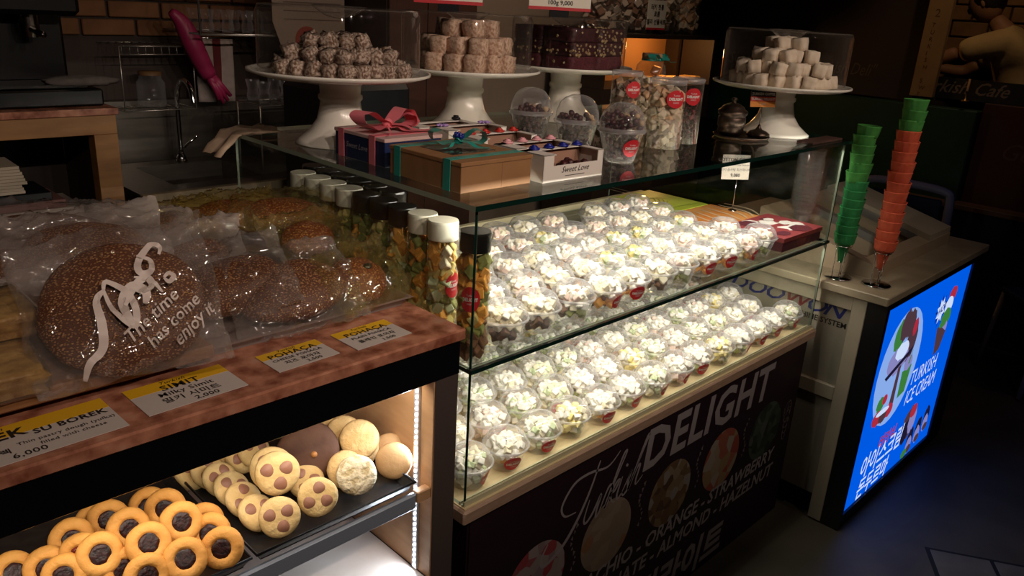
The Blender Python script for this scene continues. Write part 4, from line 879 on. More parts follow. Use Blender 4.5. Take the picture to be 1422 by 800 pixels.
def bag_h(u, v, t, seed):
    f = (max(0, 1 - abs(u) ** 3) * max(0, 1 - abs(v) ** 3)) ** .55
    r1 = 1 - abs(noise.noise(Vector((u * 2.2 + seed, v * 2.0, seed * 1.7)))) * 2; r2 = 1 - abs(noise.noise(Vector((u * 4.5 + v * 2, v * 3.5 - u * 2 + seed, 3)))) * 2
    g_ = 1 - .75 * f
    return t * f + .022 * (max(0, r1) ** 5) * g_ + .010 * (max(0, r2) ** 5) * (1 - .7 * f) + .022 * math.sin(seed * 2.1 + (u > 0) * 2 + (v > 0) * 4) * (abs(u) * abs(v)) ** 3 + .003 * noise.noise(Vector((u * 7, v * 6 + seed, 3)))
def bagged(x, y, z, nrm, spin, lr, bagsz, film, crust, lb, seed=0, pr=None, ring=False, bits=None, pw=.8, bread='bread', t_over=.010, off=(0, 0)):
    """bread (lr = radii) inside a flat film bag (half sizes bagsz), normal nrm"""
    q = Vector(nrm).to_track_quat('Z', 'Y'); e = (q @ Euler((0, 0, spin)).to_quaternion()).to_euler()
    t = thing('bagged_bread', (x, y, z), lb, 'bread', 'breads in film bags', e)
    mb = MB()
    if ring == 'half': mb.blob(*lr, 40, 20, 0, None, .10, 1.6, seed, 1, -lr[2] * .45)
    else: mb.blob(*lr, 40, 20, 0, None, .08, 1.8, seed, 1, -lr[2] * .5)
    mb.obj(bread, crust if isinstance(crust, (list, tuple)) else [crust], t)
    if bits:
        b_ = MB(); 
        for (bx, by, br) in bits: b_.blob(br, br * .7, .003, 10, 5, 0, T(bx, by, lr[2] * math.sqrt(max(.05, 1 - (bx / lr[0]) ** 2 - (by / lr[1]) ** 2))))
        b_.obj('olive_piece', mat('olive_black', (.015, .012, .010), .3), t)
    a, b = bagsz; n = 40; g = MB(); tt = lr[2] + t_over
    for sgn in (1, -1):
        V = []
        for j in range(n + 1):
            for i in range(n + 1):
                u, v = -1 + 2 * i / n, -1 + 2 * j / n; h = bag_h(u, v, tt if sgn > 0 else tt * .55, seed + (0 if sgn > 0 else 0))
                if sgn < 0: h = min(-h if True else h, bag_h(u, v, tt, seed)); 
                ux = u * (1 - .07 * (1 - abs(v))) ; V.append((off[0] + a * (u + .03 * math.sin(v * 5 + seed)), off[1] + b * (v + .03 * math.sin(u * 4 + seed * 2)), h if sgn > 0 else -abs(h) * (1 - max(abs(u), abs(v)) ** 6) + bag_h(u, v, 0, seed) * max(abs(u), abs(v)) ** 6))
        g.add(V, [(j * (n + 1) + i, j * (n + 1) + i + 1, (j + 1) * (n + 1) + i + 1, (j + 1) * (n + 1) + i) for j in range(n) for i in range(n)], 0, True)
    g.obj('film_bag', film, t, label='crinkled clear film bag')
    if pr:
        pm_ = MB(); pr(pm_, lambda p: (p[0], p[1], bag_h((p[0] / a), (p[1] / b), tt, seed) + .0022)); pm_.obj('bag_print', mat('bag_print_white', (.62, .52, .47), .5), t, label='milky white printed words and flourish')
    return t
def simit_print(g, f):
    I = Matrix()
    def ft(x0, y0, ang):
        c_, s_ = math.cos(ang), math.sin(ang); return lambda v: f((x0 + v[0] * c_ - v[1] * s_, y0 + v[0] * s_ + v[1] * c_, 0))
    write(g, 'The time', I, .026, bold=.0003, shear=.3, fn=ft(-.005, -.066, .62)); write(g, 'has come', I, .025, bold=.0003, shear=.3, fn=ft(.022, -.078, .62)); write(g, 'enjoy it', I, .025, bold=.0003, shear=.3, fn=ft(.056, -.082, .62))
    for pts, wd in (([(-.070, -.100), (-.060, -.080), (-.040, -.062), (-.034, -.030), (-.034, .004), (-.022, .018)], .010), ([(-.022, .018), (-.016, -.012), (.004, -.040), (.012, -.020), (.006, .010), (-.016, .030), (-.022, .018)], .008),
                    ([(.004, -.040), (-.002, -.005), (.016, .016), (.030, .004), (.026, -.012)], .013), ([(.000, -.010), (.012, .008), (.022, .020), (.036, .026), (.040, .012), (.026, .004)], .009),
                    ([(.030, .060), (.046, .052), (.044, .034), (.030, .034), (.030, .050), (.052, .076), (.064, .070), (.060, .058)], .008), ([(.020, .030), (.040, .020), (.052, .000)], .005), ([(.058, .020), (.066, .026), (.072, .020), (.064, .014), (.058, .020)], .006)):
        stroke(g, pts, wd, I, fn=f)
C_ = lambda px, py, z: at(px, py, z)
def bb(px, py, z, *a, **k): p = C_(px, py, z); return bagged(p.x, p.y, p.z, *a, **k)
bb(172, 428, 1.232, (-.22, -.74, .55), .10, (.112, .100, .034), (.132, .112), FILM, SES, 'big round sesame bread in a printed bag, front left on the board', 1, simit_print, off=(0, .006))
bb(405, 404, 1.170, (-.20, -.50, .84), .22, (.100, .066, .034), (.118, .098), FILM, SES, 'oval sesame bread in a bag, front right on the plastic tray', 2)
bb(318, 398, 1.182, (-.40, -.48, .78), .45, (.092, .058, .032), (.112, .092), FILM, SES, 'oval sesame bread in a bag just left of the front right one', 3)
bb(497, 388, 1.168, (.12, -.50, .80), .0, (.064, .052, .030), (.100, .074), FILMY, SESR, 'reddish seeded bun with an olive in a yellowish bag, nearest the jars', 4, bits=[(.014, .004, .011)])
bb(428, 332, 1.205, (.0, -.45, .88), .1, (.058, .046, .028), (.094, .072), FILMY, SESR, 'small seeded bun in a yellowish bag behind the front right bread', 5)
bb(395, 298, 1.215, (-.1, -.20, .95), -.05, (.088, .050, .034), (.118, .076), FILMY, [SESR], 'golden loaf with red seeded crust in a yellow bag, highest at the back', 6)
bb(318, 300, 1.205, (-.1, -.25, .93), .08, (.085, .048, .032), (.108, .074), FILMY, SESR, 'seeded loaf in a yellow bag, second from right at the back', 7)
bb(253, 312, 1.195, (-.15, -.30, .90), .25, (.080, .046, .030), (.104, .070), FILMY, SES, 'dark seeded loaf in a clear bag at the back, below the sink counter', 8)
bb(268, 362, 1.185, (-.5, -.35, .80), .5, (.070, .046, .026), (.100, .088), FILMW, SES, 'sesame bread mostly hidden by its bag behind the big printed one', 9)
bb(118, 345, 1.215, (-.1, -.40, .90), .05, (.105, .066, .030), (.140, .098), FILMW, SES, 'sesame bread in a bag directly behind the big printed one', 10)
bb(60, 322, 1.215, (-.1, -.22, .97), .0, (.110, .060, .028), (.150, .092), FILM, SES, 'flat sesame bread in a bag at the far left of the back', 11)
bb(190, 330, 1.190, (-.2, -.30, .92), .15, (.060, .040, .022), (.108, .088), FILMW, SES, 'small sesame bread in a mostly empty white bag under the wooden post', 12)
bb(10, 372, 1.200, (-.1, -.30, .92), .0, (.060, .050, .022), (.100, .088), FILMW, SES, 'mostly empty milky bag at the left edge above the pastries', 14)
PASTRY = nmat('pastry_golden', (.17, .07, .02), (.46, .27, .09), 34, .5, 1.0, detail=9, bscale=40, bdist=.006)
def pastry(px, py, z, lb, s, w=.075, film=FILM):
    p = C_(px, py, z); t = thing('pastry_slice', p, lb, 'pastry', 'layered cheese pastries in film', (.10, -.02, s))
    mb = MB(); bm = bmesh.new(); bmesh.ops.create_cube(bm, size=1); bmesh.ops.subdivide_edges(bm, edges=list(bm.edges), cuts=7, use_grid_fill=True)
    for v in bm.verts: v.co = Vector((v.co.x * w * 2, v.co.y * .11, v.co.z * .034)) * (1 + .10 * noise.noise(v.co * 5 + Vector((s * 9, 0, v.co.z * 8))))
    bm.verts.index_update(); mb.add([v.co[:] for v in bm.verts], [[v.index for v in f.verts] for f in bm.faces], 0, True); bm.free(); mb.obj('pastry', PASTRY, t)
    MB().box(-w - .006, w + .006, -.062, .062, -.0195, .021, c=.006).obj('film_wrap', JARB, t, label='tight clear film wrap')
pastry(-46, 446, 1.222, 'golden layered cheese pastry in film, upper one at the left edge', .05)
pastry(-52, 528, 1.1745, 'golden layered cheese pastry in film, lower one at the left edge', -.03, .085)
# ---- price cards lying on the marble
CARD = mat('label_card', (.55, .48, .44), .35); CYEL = mat('label_yellow', (.72, .40, .015), .35)
def label(tl, tr, br, bl, lines, lb):
    z = 1.1156; P0, P1, P2, P3 = [at(*q, z) for q in (tl, tr, br, bl)]
    o = P3; xa = (P2 - P3); ya_ = (P0 - P3); L = xa.length; xa.normalize(); ya = (ya_ - xa * ya_.dot(xa)); H_ = ya.length; ya.normalize()
    t = thing('price_card', o, lb, 'price card', 'yellow-headed price cards on the marble', Matrix((xa, ya, xa.cross(ya))).transposed().to_euler())
    MB().box(0, L, 0, H_, 0, .0012).box(0, L, H_ * .68, H_, .0012, .0015, 1).obj('card', [CARD, CYEL], t)
    g = MB()
    for s, x, y, sz, bd_, sh in lines: write(g, s, T(x * L, y * H_, .0019), sz * .86, bold=bd_ * .6, shear=sh, align='CENTER', space=1.07)
    g.obj('lettering', KPRINT, t)
label((173, 545), (303, 508), (345, 535), (207, 579), [('Turkish', .46, .86, .014, .0001, .4), ('SIMIT', .50, .63, .028, .0004, 0), ('Milky Simit', .50, .44, .020, .0002, 0), ('밀키 시미트', .50, .22, .020, .0003, 0), ('2,000', .60, .05, .018, .0003, 0)], 'price card reading SIMIT, third from the right on the marble')
label((354, 497), (439, 473), (472, 491), (388, 518), [('Turkish', .46, .88, .012, .0001, .4), ('POHAÇA', .50, .64, .024, .0005, 0), ('CHEESE POHACA', .50, .46, .013, .0002, 0), ('치즈 포아차', .50, .24, .015, .0003, 0), ('2,500', .62, .06, .014, .0003, 0)], 'price card reading CHEESE POHACA, second from the right')
label((463, 465), (538, 445), (572, 463), (497, 487), [('Turkish', .46, .88, .012, .0001, .4), ('POHAÇA', .50, .64, .024, .0005, 0), ('PLAIN POHACA', .50, .46, .013, .0002, 0), ('플레인 포아차', .50, .24, .015, .0003, 0), ('1,500', .62, .06, .014, .0003, 0)], 'price card reading PLAIN POHACA, nearest the display case')
label((-62, 613), (136, 555), (180, 591), (-30, 659), [('Turkish', .16, .88, .016, .0001, .4), ('BOREK', .12, .62, .036, .0016, 0), ('SU BOREK', .70, .54, .022, .0008, 0), ('Thin pastry dough (yufka)', .64, .36, .0125, .0001, 0), ('filled with cheese', .66, .22, .0125, .0001, 0), ('치즈 뵤렉', .08, .24, .017, .0006, 0), ('6,000', .34, .06, .020, .0003, 0)], 'largest price card, reading BOREK, at the left edge')
# ================================================================ ICE CREAM COUNTER
STONE = nmat('counter_stone', (.30, .235, .155), (.40, .32, .22), 8, .4, 0, detail=8); CREAM = nmat('cream_metal', (.36, .30, .22), (.42, .35, .26), 5, .45); CRE2 = nmat('beige_panel', (.30, .26, .20), (.34, .30, .23), 3, .5)
ic = thing('ice_cream_counter', (3.03, 1.3, 0), 'ice cream counter with beige stone top and lit blue menu screen', 'counter')
def IP(mb, name, m, label=None): return mb.obj(name, m, ic, (-3.03, -1.3, 0), label=label)
IP(MB().box(2.508, 3.565, .782, 1.75, .852, .880, c=.003), 'worktop', STONE)
IP(MB().box(2.526, 2.560, .848, .895, .006, .851, c=.002), 'corner_post', CREAM); IP(MB().box(2.526, 2.560, 1.42, 1.46, .006, .851, c=.002), 'corner_post', CREAM)
IP(MB().box(2.530, 2.556, .8955, 1.419, .800, .851, c=.002), 'side_rail', CREAM); IP(MB().box(2.530, 2.556, .8955, 1.419, .470, .520, c=.002), 'side_rail', CREAM)
IP(MB().box(2.5450, 2.552, .8955, 1.419, .521, .799), 'side_panel', CRE2, 'beige panel with printed lettering')
IP(MB().box(2.5450, 2.552, .8955, 1.419, .090, .469), 'side_panel', CRE2)
IP(MB().box(2.548, 2.556, 1.0, 1.419, .0, .0895), 'toe_plate', BLACKM)
IP(MB().box(2.561, 3.55, .848, 1.74, .0, .851), 'carcass', BLACKM)
IP(MB().box(2.5285, 2.5447, 1.1245, 1.1255, .525, .74).box(2.5440, 2.5448, 1.1245, 1.1255, .525, .74), 'panel_seam', GREY)
lt = MB()
NAVY = mat('navy_lettering', (.012, .02, .16), .45); MAROON = mat('maroon_lettering', (.20, .02, .02), .45)
def SD(y, z): return frame((2.5444, y, z), (0, -1, 0), (0, 0, 1))
for ch_, y, m_ in (('D', 1.352, 0), ('O', 1.285, 0), ('O', 1.215, 0), ('W', 1.145, 1), ('O', 1.060, 0), ('N', .995, 0)): write(lt, ch_, SD(y, .757), .072, m_, bold=.001, shear=.35, sx=1.25)
write(lt, 'MACHINE SYSTEM', SD(.905, .727), .027, 2, bold=.0006, align='RIGHT'); 
IP(lt, 'lettering', [NAVY, MAROON, KPRINT])
# menu screen
IP(MB().box(2.528, 3.560, .784, .847, .006, .056).box(2.528, 3.560, .784, .847, .831, .8515).box(2.528, 2.552, .784, .847, .056, .831).box(3.412, 3.560, .784, .847, .056, .831), 'screen_frame', mat('screen_frame_black', (.006, .006, .007), .35))
SCRB = glow('screen_blue', (.0, .105, .80), .95)
scr = IP(MB().box(2.552, 3.412, .792, .802, .056, .831), 'screen', SCRB, 'lit blue menu screen')
YS = .7912; gp = MB()
GM = [glow('screen_pale', (.30, .50, 1.0), .8), glow('screen_white', (.62, .74, 1.0), .95), glow('screen_brown', (.09, .045, .06), .8), glow('screen_green', (.06, .28, .06), .7), glow('screen_red', (.50, .03, .06), .8), glow('screen_dark', (.015, .012, .04), .8), glow('screen_lilac', (.30, .28, .62), .8), glow('screen_navy', (.0, .02, .30), .8)]
kz = [0]
def sp_(pts, m): kz[0] += 1; gp.add([(p[0], YS - kz[0] * .00002, p[1]) for p in pts], [list(range(len(pts)))], m)
def se(cx, cz, rx, rz, m, n=28, rot=0): sp_(el(cx, cz, rx, rz, n, rot), m)
def blobby(cx, cz, rx, rz, m, seed, n=22, a=.25): sp_([(cx + rx * math.cos(2 * PI * i / n) * (1 + a * noise.noise(Vector((i * .9, seed, 0)))), cz + rz * math.sin(2 * PI * i / n) * (1 + a * noise.noise(Vector((i * .9, seed, 5))))) for i in range(n)], m)
se(2.800, .555, .195, .225, 0); 
blobby(2.74, .690, .050, .060, 3, 1); blobby(2.78, .720, .045, .060, 2, 2); blobby(2.83, .715, .040, .055, 2, 3); blobby(2.875, .640, .050, .080, 2, 4); blobby(2.885, .690, .022, .035, 4, 5)
blobby(2.775, .590, .095, .055, 6, 6); blobby(2.80, .620, .060, .035, 1, 7); sp_([(2.68, .545), (2.70, .530), (2.90, .585), (2.915, .61), (2.88, .60)], 5)
sp_([(2.800, .555), (2.825, .560), (2.835, .400), (2.790, .395)], 2); sp_([(2.855, .520), (2.945, .530), (2.930, .420), (2.865, .410)], 3); blobby(2.90, .545, .040, .030, 6, 8); sp_([(2.90, .54), (2.925, .60), (2.915, .54)], 3)
blobby(2.70, .440, .035, .030, 3, 9); blobby(2.735, .450, .022, .020, 4, 10); blobby(2.80, .385, .040, .028, 4, 11); blobby(2.70, .385, .050, .030, 4, 12); blobby(2.75, .375, .035, .025, 2, 13); blobby(2.74, .400, .060, .012, 1, 14)
# upper right cone with a star burst
sp_([(3.145 + (.060 if i % 2 else .030) * math.cos(2 * PI * i / 18), .690 + (.070 if i % 2 else .036) * math.sin(2 * PI * i / 18)) for i in range(18)], 7)
sp_([(3.145 + (.048 if i % 2 else .030) * math.cos(2 * PI * i / 16 + .1), .690 + (.055 if i % 2 else .034) * math.sin(2 * PI * i / 16 + .1)) for i in range(16)], 1); write(gp, 'HOT', frame((3.115, YS - .0012, .672), (1, .0, .25), (0, 0, 1)), .040, 7, bold=.001)
blobby(3.255, .735, .042, .030, 4, 20); blobby(3.235, .690, .045, .038, 1, 21); blobby(3.235, .640, .055, .040, 3, 22); blobby(3.225, .595, .050, .036, 6, 23); sp_([(3.155, .615), (3.19, .615), (3.275, .575), (3.245, .505), (3.19, .49)], 2); blobby(3.215, .620, .040, .018, 3, 24)
write(gp, 'TURKISH', frame((2.975, YS - .0014, .425), (1, 0, .0), (0, 0, 1)), .088, 1, shear=.12, sx=.80); write(gp, 'ICE CREAM', frame((2.965, YS - .0014, .345), (1, 0, .0), (0, 0, 1)), .088, 1, shear=.12, sx=.74)
blobby(3.09, .225, .060, .075, 2, 30); blobby(3.07, .195, .040, .055, 5, 31); blobby(3.13, .230, .040, .060, 6, 32); blobby(3.12, .275, .035, .030, 4, 33); blobby(3.06, .260, .030, .020, 2, 34)
for k, (a, b) in enumerate([(3.16, .105), (3.24, .125), (3.32, .150)]): blobby(a, b + .025, .034, .055, 5, 40 + k); blobby(a, b, .030, .040, 6, 43 + k); blobby(a + .01, b - .02, .028, .018, 2, 46 + k)
blobby(3.125, .078, .030, .020, 3, 50)
write(gp, '터키식', frame((2.775, YS - .0016, .232), (1, 0, 0), (0, 0, 1)), .060, 4, bold=.0014, shear=.2); write(gp, '아이스크림', frame((2.640, YS - .0016, .160), (1, 0, 0), (0, 0, 1)), .104, 1, bold=.0016, shear=.2, sx=.84); write(gp, '돈두르마', frame((2.655, YS - .0016, .070), (1, 0, 0), (0, 0, 1)), .092, 1, bold=.0016, shear=.2, sx=.84)
IP(gp, 'screen_picture', GM, 'sundae, cones and lettering shown on the screen')
# sloping freezer hood with two wells
hd = thing('freezer_hood', (3.05, .90, .8802), 'sloping beige freezer hood with two open wells', 'freezer')
HB = nmat('hood_beige', (.34, .25, .17), (.40, .30, .20), 4, .45); DKW = mat('well_dark', (.05, .035, .022), .6)
def hz(y): return .044 + .26 * y
def wedge(mb, x0, x1, y0, y1, zb, m=0, off=0): 
    V = [(x0, y0, zb if zb is not None else hz(y0) - .02), (x1, y0, zb if zb is not None else hz(y0) - .02), (x1, y1, zb if zb is not None else hz(y1) - .02), (x0, y1, zb if zb is not None else hz(y1) - .02), (x0, y0, hz(y0) + off), (x1, y0, hz(y0) + off), (x1, y1, hz(y1) + off), (x0, y1, hz(y1) + off)]
    mb.add(V, [(0, 3, 2, 1), (4, 5, 6, 7), (0, 1, 5, 4), (1, 2, 6, 5), (2, 3, 7, 6), (3, 0, 4, 7)], m)
hb = MB(); wedge(hb, -.38, -.33, 0, .44, 0); wedge(hb, .14, .38, 0, .44, 0); wedge(hb, -.33, .14, 0, .05, 0); wedge(hb, -.33, .14, .38, .44, 0); wedge(hb, -.115, -.085, .05, .38, 0)
hb.obj('hood_body', HB, hd); MB().box(-.329, .139, .051, .379, .0005, .003).obj('well_floor', DKW, hd)
lp = MB(); wedge(lp, .15, .385, .004, .43, None, 0, .022); lp.obj('sliding_lid', CREAM, hd, label='raised beige sliding lid')
for a_, b_ in ((-.118, -.082), (.130, .142)): ls = MB(); wedge(ls, a_, b_, .045, .40, None, 0, .007); ls.obj('slide_rail', mat('rail_steel', (.4, .38, .34), .3, .7), hd)
# cone holders and stacks of wafer cups
CGN = nmat('wafer_green', (.035, .20, .035), (.06, .29, .05), 30, .8, .4, bscale=90); CRD = nmat('wafer_red', (.56, .075, .03), (.66, .115, .05), 30, .8, .4, bscale=90)
CG2 = nmat('wafer_deep_green', (.012, .17, .045), (.02, .23, .06), 30, .8, .4, bscale=90)
def cone_mesh(name, m):
    f = lambda a, z: 1 + (.035 * math.sin(11 * a) * (1 if z > .085 else .3) + .015 * math.sin(3 * a))
    return MB().lathe([(.004, 0), (.0095, .010), (.0190, .056), (.0215, .066), (.0290, .0685), (.0318, .075), (.0335, .090), (.0350, .102), (.0362, .106), (.0340, .105), (.0315, .088), (.0190, .072), (.012, .030), (0, .028)], 36, fn=f).mesh(name, m)
cme = {0: cone_mesh('wafer_cone', CGN), 1: cone_mesh('wafer_cone', CRD), 2: cone_mesh('wafer_cone', CG2)}
def holder(x, y, lb):
    t = thing('cone_holder', (x, y, .8802), lb, 'cone holder', None)
    MB().lathe([(0, 0), (.045, 0), (.047, .002), (.043, .005), (.020, .008), (0, .009)], 32).obj('base', CHROME, t)
    g = MB(); rg_ = [(.0255 * math.cos(a), .0255 * math.sin(a), .112) for a in [k * PI / 10 for k in range(20)]]; g.tube(rg_, .0014, 6, closed=True); g.tube([(.012 * math.cos(a), .012 * math.sin(a), .055) for a in [k * PI / 8 for k in range(16)]], .0012, 6, closed=True)
    for a in (2.4, 3.9, .2): g.tube([(.020 * math.cos(a), .020 * math.sin(a), .006), (.022 * math.cos(a), .022 * math.sin(a), .09), (.0255 * math.cos(a), .0255 * math.sin(a), .112)], .0014, 6)
    g.obj('wire_frame', CHROME, t)
random.seed(6)
def cones(x, y, n, pitch, cols, z0, who):
    for k in range(n):
        c = cols(k); o = put('wafer_cone', cme[c], None, (x + random.uniform(-.0012, .0012), y + random.uniform(-.0012, .0012), z0 + k * pitch), (random.uniform(-.03, .03), random.uniform(-.03, .03), random.uniform(0, 6)),
            '%s wafer cone, %s from the bottom of the %s stack' % ('red' if c == 1 else 'green', ordn(k), who), 'ice cream cone', '%s stack of wafer cones' % who)
holder(2.590, .985, 'chrome wire cone holder under the all-green cone stack'); holder(2.622, .868, 'chrome wire cone holder under the mostly red cone stack')
cones(2.590, .985, 13, .0293, lambda k: 2 if k < 7 else 0, .930, 'all-green')
cones(2.622, .868, 15, .0318, lambda k: 1 if k < 12 else 0, .930, 'mostly red')
# stack of clear cups behind the case glass
for k in range(15): put('plastic_cup', cupme, None, (2.85, 1.262 - .0, .8803 + k * .0135 + .125), None, 'clear empty plastic cup in the nested stack beside the display case', 'cup', 'nested clear cups on the ice cream counter')
bs = MB().lathe([(0, .0), (.030, 0), (.034, .004), (.034, .120), (.030, .1225), (0, .1225)], 24); bs.obj('cup_stand', mat('stand_grey', (.2, .18, .16), .4), None, (2.85, 1.262, .8803), label='short round block carrying the nested clear cups', cat='stand')

# ================================================================ KITCHEN SIDE (behind the counter, left)
PINE = nmat('pine_frame', (.26, .115, .030), (.34, .16, .045), 6, .5, stretch=(1, 1, 5)); STEEL = nmat('brushed_steel', (.16, .14, .12), (.22, .19, .16), 30, .3, .1, stretch=(.2, 6, 1), metal=.8); LAM = nmat('sink_front_laminate', (.32, .235, .14), (.36, .27, .165), 8, .5, stretch=(6, 1, 1))
kc = thing('wooden_counter', (.35, 3.05, 0), 'pine-framed open counter with marble top under the coffee machine', 'counter')
def KP(mb, nm, m, lb=None): return mb.obj(nm, m, kc, (-.35, -3.05, 0), label=lb)
KP(MB().box(-.50, .966, 2.79, 3.33, 1.268, 1.290, c=.002), 'marble_top', MARB); KP(MB().box(-.50, .958, 2.80, 2.84, 1.205, 1.267, c=.001), 'top_rail', PINE)
KP(MB().box(.884, .958, 2.80, 2.86, 0, 1.2045, c=.001), 'front_post', PINE); KP(MB().box(.930, .958, 2.861, 3.30, 0, 1.2665), 'side_board', mat('side_dark', (.045, .025, .015), .6)); KP(MB().box(-.50, .929, 2.861, 3.30, .875, .893), 'shelf_board', mat('shelf_dark', (.05, .03, .02), .6))
KP(MB().box(-.50, .929, 3.30, 3.31, 0, 1.2665), 'back_board', mat('back_dark', (.02, .012, .008), .7))
# papers and books on its shelf
PAP = mat('paper_cream', (.50, .42, .32), .7); random.seed(8)
for k in range(9): 
    MB().box(-.11, .11, -.09, .09, 0, .0095, c=.0008).obj('booklet', PAP, None, (.575 + random.uniform(-.008, .010), 2.98, 1.015 + k * .0102), (0, 0, random.uniform(-.05, .05)), label='cream booklet in the small pile on the shelf under the counter', cat='booklet', group='cream booklets on the shelf')
MB().box(-.16, .22, -.10, .10, 0, .028, c=.002).obj('black_tray', BLACKM, None, (.54, 2.99, .984), label='black flat tray carrying the booklets', cat='tray')
MB().box(-.20, .22, -.10, .10, 0, .026, c=.002).obj('menu_book', mat('book_rose', (.22, .10, .09), .6), None, (.58, 2.99, .9568), label='rose-coloured book under the black tray', cat='book')
MB().box(-.20, .27, -.11, .11, 0, .0625, c=.002).obj('paper_ream', nmat('paper_grey', (.40, .33, .28), (.46, .38, .32), 6, .7, stretch=(1, 1, 40)), None, (.58, 2.99, .8937), label='thick white paper stack at the bottom of the shelf', cat='paper')
# coffee machine and cloth
BLKD = mat('machine_black', (.004, .004, .0045), .35, spec=.25)
cm = thing('coffee_machine', (.70, 3.05, 1.2905), 'large black coffee machine on the pine counter', 'coffee machine')
MB().box(-.95, .245, -.20, .24, .001, .055, c=.006).obj('base', BLKD, cm); MB().box(-.92, .20, -.02, .24, .061, .55, c=.01).obj('body', BLKD, cm); MB().box(-.92, .215, -.17, .02, .28, .55, c=.015).obj('brew_head', BLKD, cm, label='black front housing with faint lettering')
MB().box(-.90, .20, -.19, -.03, .0605, .070).obj('drip_tray', mat('drip_steel', (.10, .10, .10), .2, .9), cm)
[MB().lathe([(.026, .21), (.030, .24), (.030, .279)], 20, 0, T(x, -.09, 0)).tube([(x, -.115, .235), (x, -.23, .225)], .010, 8).obj('portafilter', mat('dark_chrome', (.25, .22, .20), .2, 1), cm) for x in (-.55, -.22, .08)]
ct = MB(); write(ct, 'TEATIME', FM(-.02, .44, -.1712), .040, bold=.0006, align='CENTER'); ct.obj('lettering', mat('grey_lettering', (.12, .11, .10), .5), cm)
for k in range(2): MB().tube([(0, 0, 0), (0, 0, .10)], .009, 8).obj('lever', CHROME, cm, (-.33 + k * .09, -.185, .33))
MB().blob(.115, .05, .018, 20, 8, 0, T(0, 0, .016), .25, 3, 1).obj('grey_cloth', nmat('cloth_grey', (.10, .085, .08), (.15, .13, .12), 30, .9, .5), None, (.895, 2.99 - .10, 1.3515), label='grey cleaning cloth on the coffee machine base', cat='cloth')
# sink unit
sk = thing('sink_unit', (1.75, 3.25, 0), 'steel sink unit with beige laminate front beside the pine counter', 'sink')
def SP(mb, nm, m, lb=None): return mb.obj(nm, m, sk, (-1.75, -3.25, 0), label=lb)
SP(MB().box(1.08, 2.04, 2.99, 3.55, 0, .84), 'cabinet', nmat('speckled_front', (.36, .28, .16), (.44, .35, .21), 60, .6)); SP(MB().box(1.075, 2.045, 2.955, 2.985, .835, .945, c=.002), 'front_lip', LAM, 'wide beige front edge')
SP(MB().box(1.075, 1.24, 2.986, 3.56, .935, .945).box(1.62, 2.045, 2.986, 3.56, .935, .945).box(1.24, 1.62, 2.986, 3.08, .935, .945).box(1.24, 1.62, 3.46, 3.56, .935, .945), 'steel_top', STEEL)
SP(MB().box(1.24, 1.62, 3.08, 3.46, .8405, .845).box(1.236, 1.24, 3.08, 3.46, .841, .935).box(1.62, 1.624, 3.08, 3.46, .841, .935).box(1.24, 1.62, 3.076, 3.08, .841, .935).box(1.24, 1.62, 3.46, 3.464, .841, .935), 'basin', STEEL)
SP(MB().lathe([(0, .002), (.035, .002), (.045, .004), (.05, .0)], 20, 0, T(1.40, 3.25, .845)), 'drain', CHROME)
SP(MB().box(1.05, 2.04, 3.62, 3.69, .85, 1.20), 'splashback', STEEL, 'dark steel splashback')
fa = thing('faucet', (1.46, 3.51, .9452), 'chrome faucet behind the sink', 'faucet')
MB().lathe([(0, 0), (.025, 0), (.020, .02), (.014, .03)], 16).tube(cr([(0, 0, .02), (0, 0, .25), (0, -.03, .33), (0, -.09, .36), (0, -.15, .33), (0, -.17, .27)], 5), .011, 10).obj('spout', CHROME, fa); MB().tube([(.015, 0, .06), (.07, -.02, .11)], .006, 8).obj('lever', CHROME, fa)
hk = MB().tube(cr([(1.30, 3.40, 1.12), (1.31, 3.42, 1.28), (1.33, 3.44, 1.34)], 5), .005, 6)
# wall rack with wire shelf, jar, towel, glove
wr_ = thing('wire_rack', (1.38, 3.55, 1.44), 'small wall-mounted wire rack above the sink', 'rack')
WIR = mat('wire_zinc', (.45, .42, .38), .3, .8)
g = MB().tube([(-.16, -.10, 0), (.14, -.10, 0)], .003, 6).tube([(-.16, -.10, -.032), (.14, -.10, -.032)], .0022, 6).tube([(-.16, .14, 0), (.14, .14, 0)], .003, 6); [g.tube([(-.15 + k * .032, -.10, -.032), (-.15 + k * .032, -.10, 0), (-.15 + k * .032, .14, 0)], .0018, 5) for k in range(10)]
g.tube([(.14, -.10, 0), (.14, -.10, -.26), (.14, .14, -.26)], .003, 6).tube([(-.16, -.10, -.26), (.14, -.10, -.26)], .003, 6).tube([(-.16, -.10, 0), (-.16, -.10, -.26), (-.16, .14, -.26)], .003, 6); [g.tube([(-.15 + k * .032, -.10, -.26), (-.15 + k * .032, .14, -.26)], .0018, 5) for k in range(10)]
g.obj('wire_frame', WIR, wr_)
wj = thing('storage_jar', (1.375, 3.56, 1.185), 'dim clear jar standing on the wire rack', 'jar'); MB().lathe([(0, .002), (.055, 0), (.058, .01), (.058, .10), (.045, .115), (.045, .13)], 24).obj('jar_body', PLAST, wj); MB().lathe([(.047, .13), (.047, .145), (0, .147)], 24).obj('lid', mat('lid_wood', (.16, .08, .03), .6), wj)
tw_ = thing('hand_towel', (1.640, 3.5, 1.20), 'white kitchen towel with a red vertical stripe hanging on the wall', 'towel')
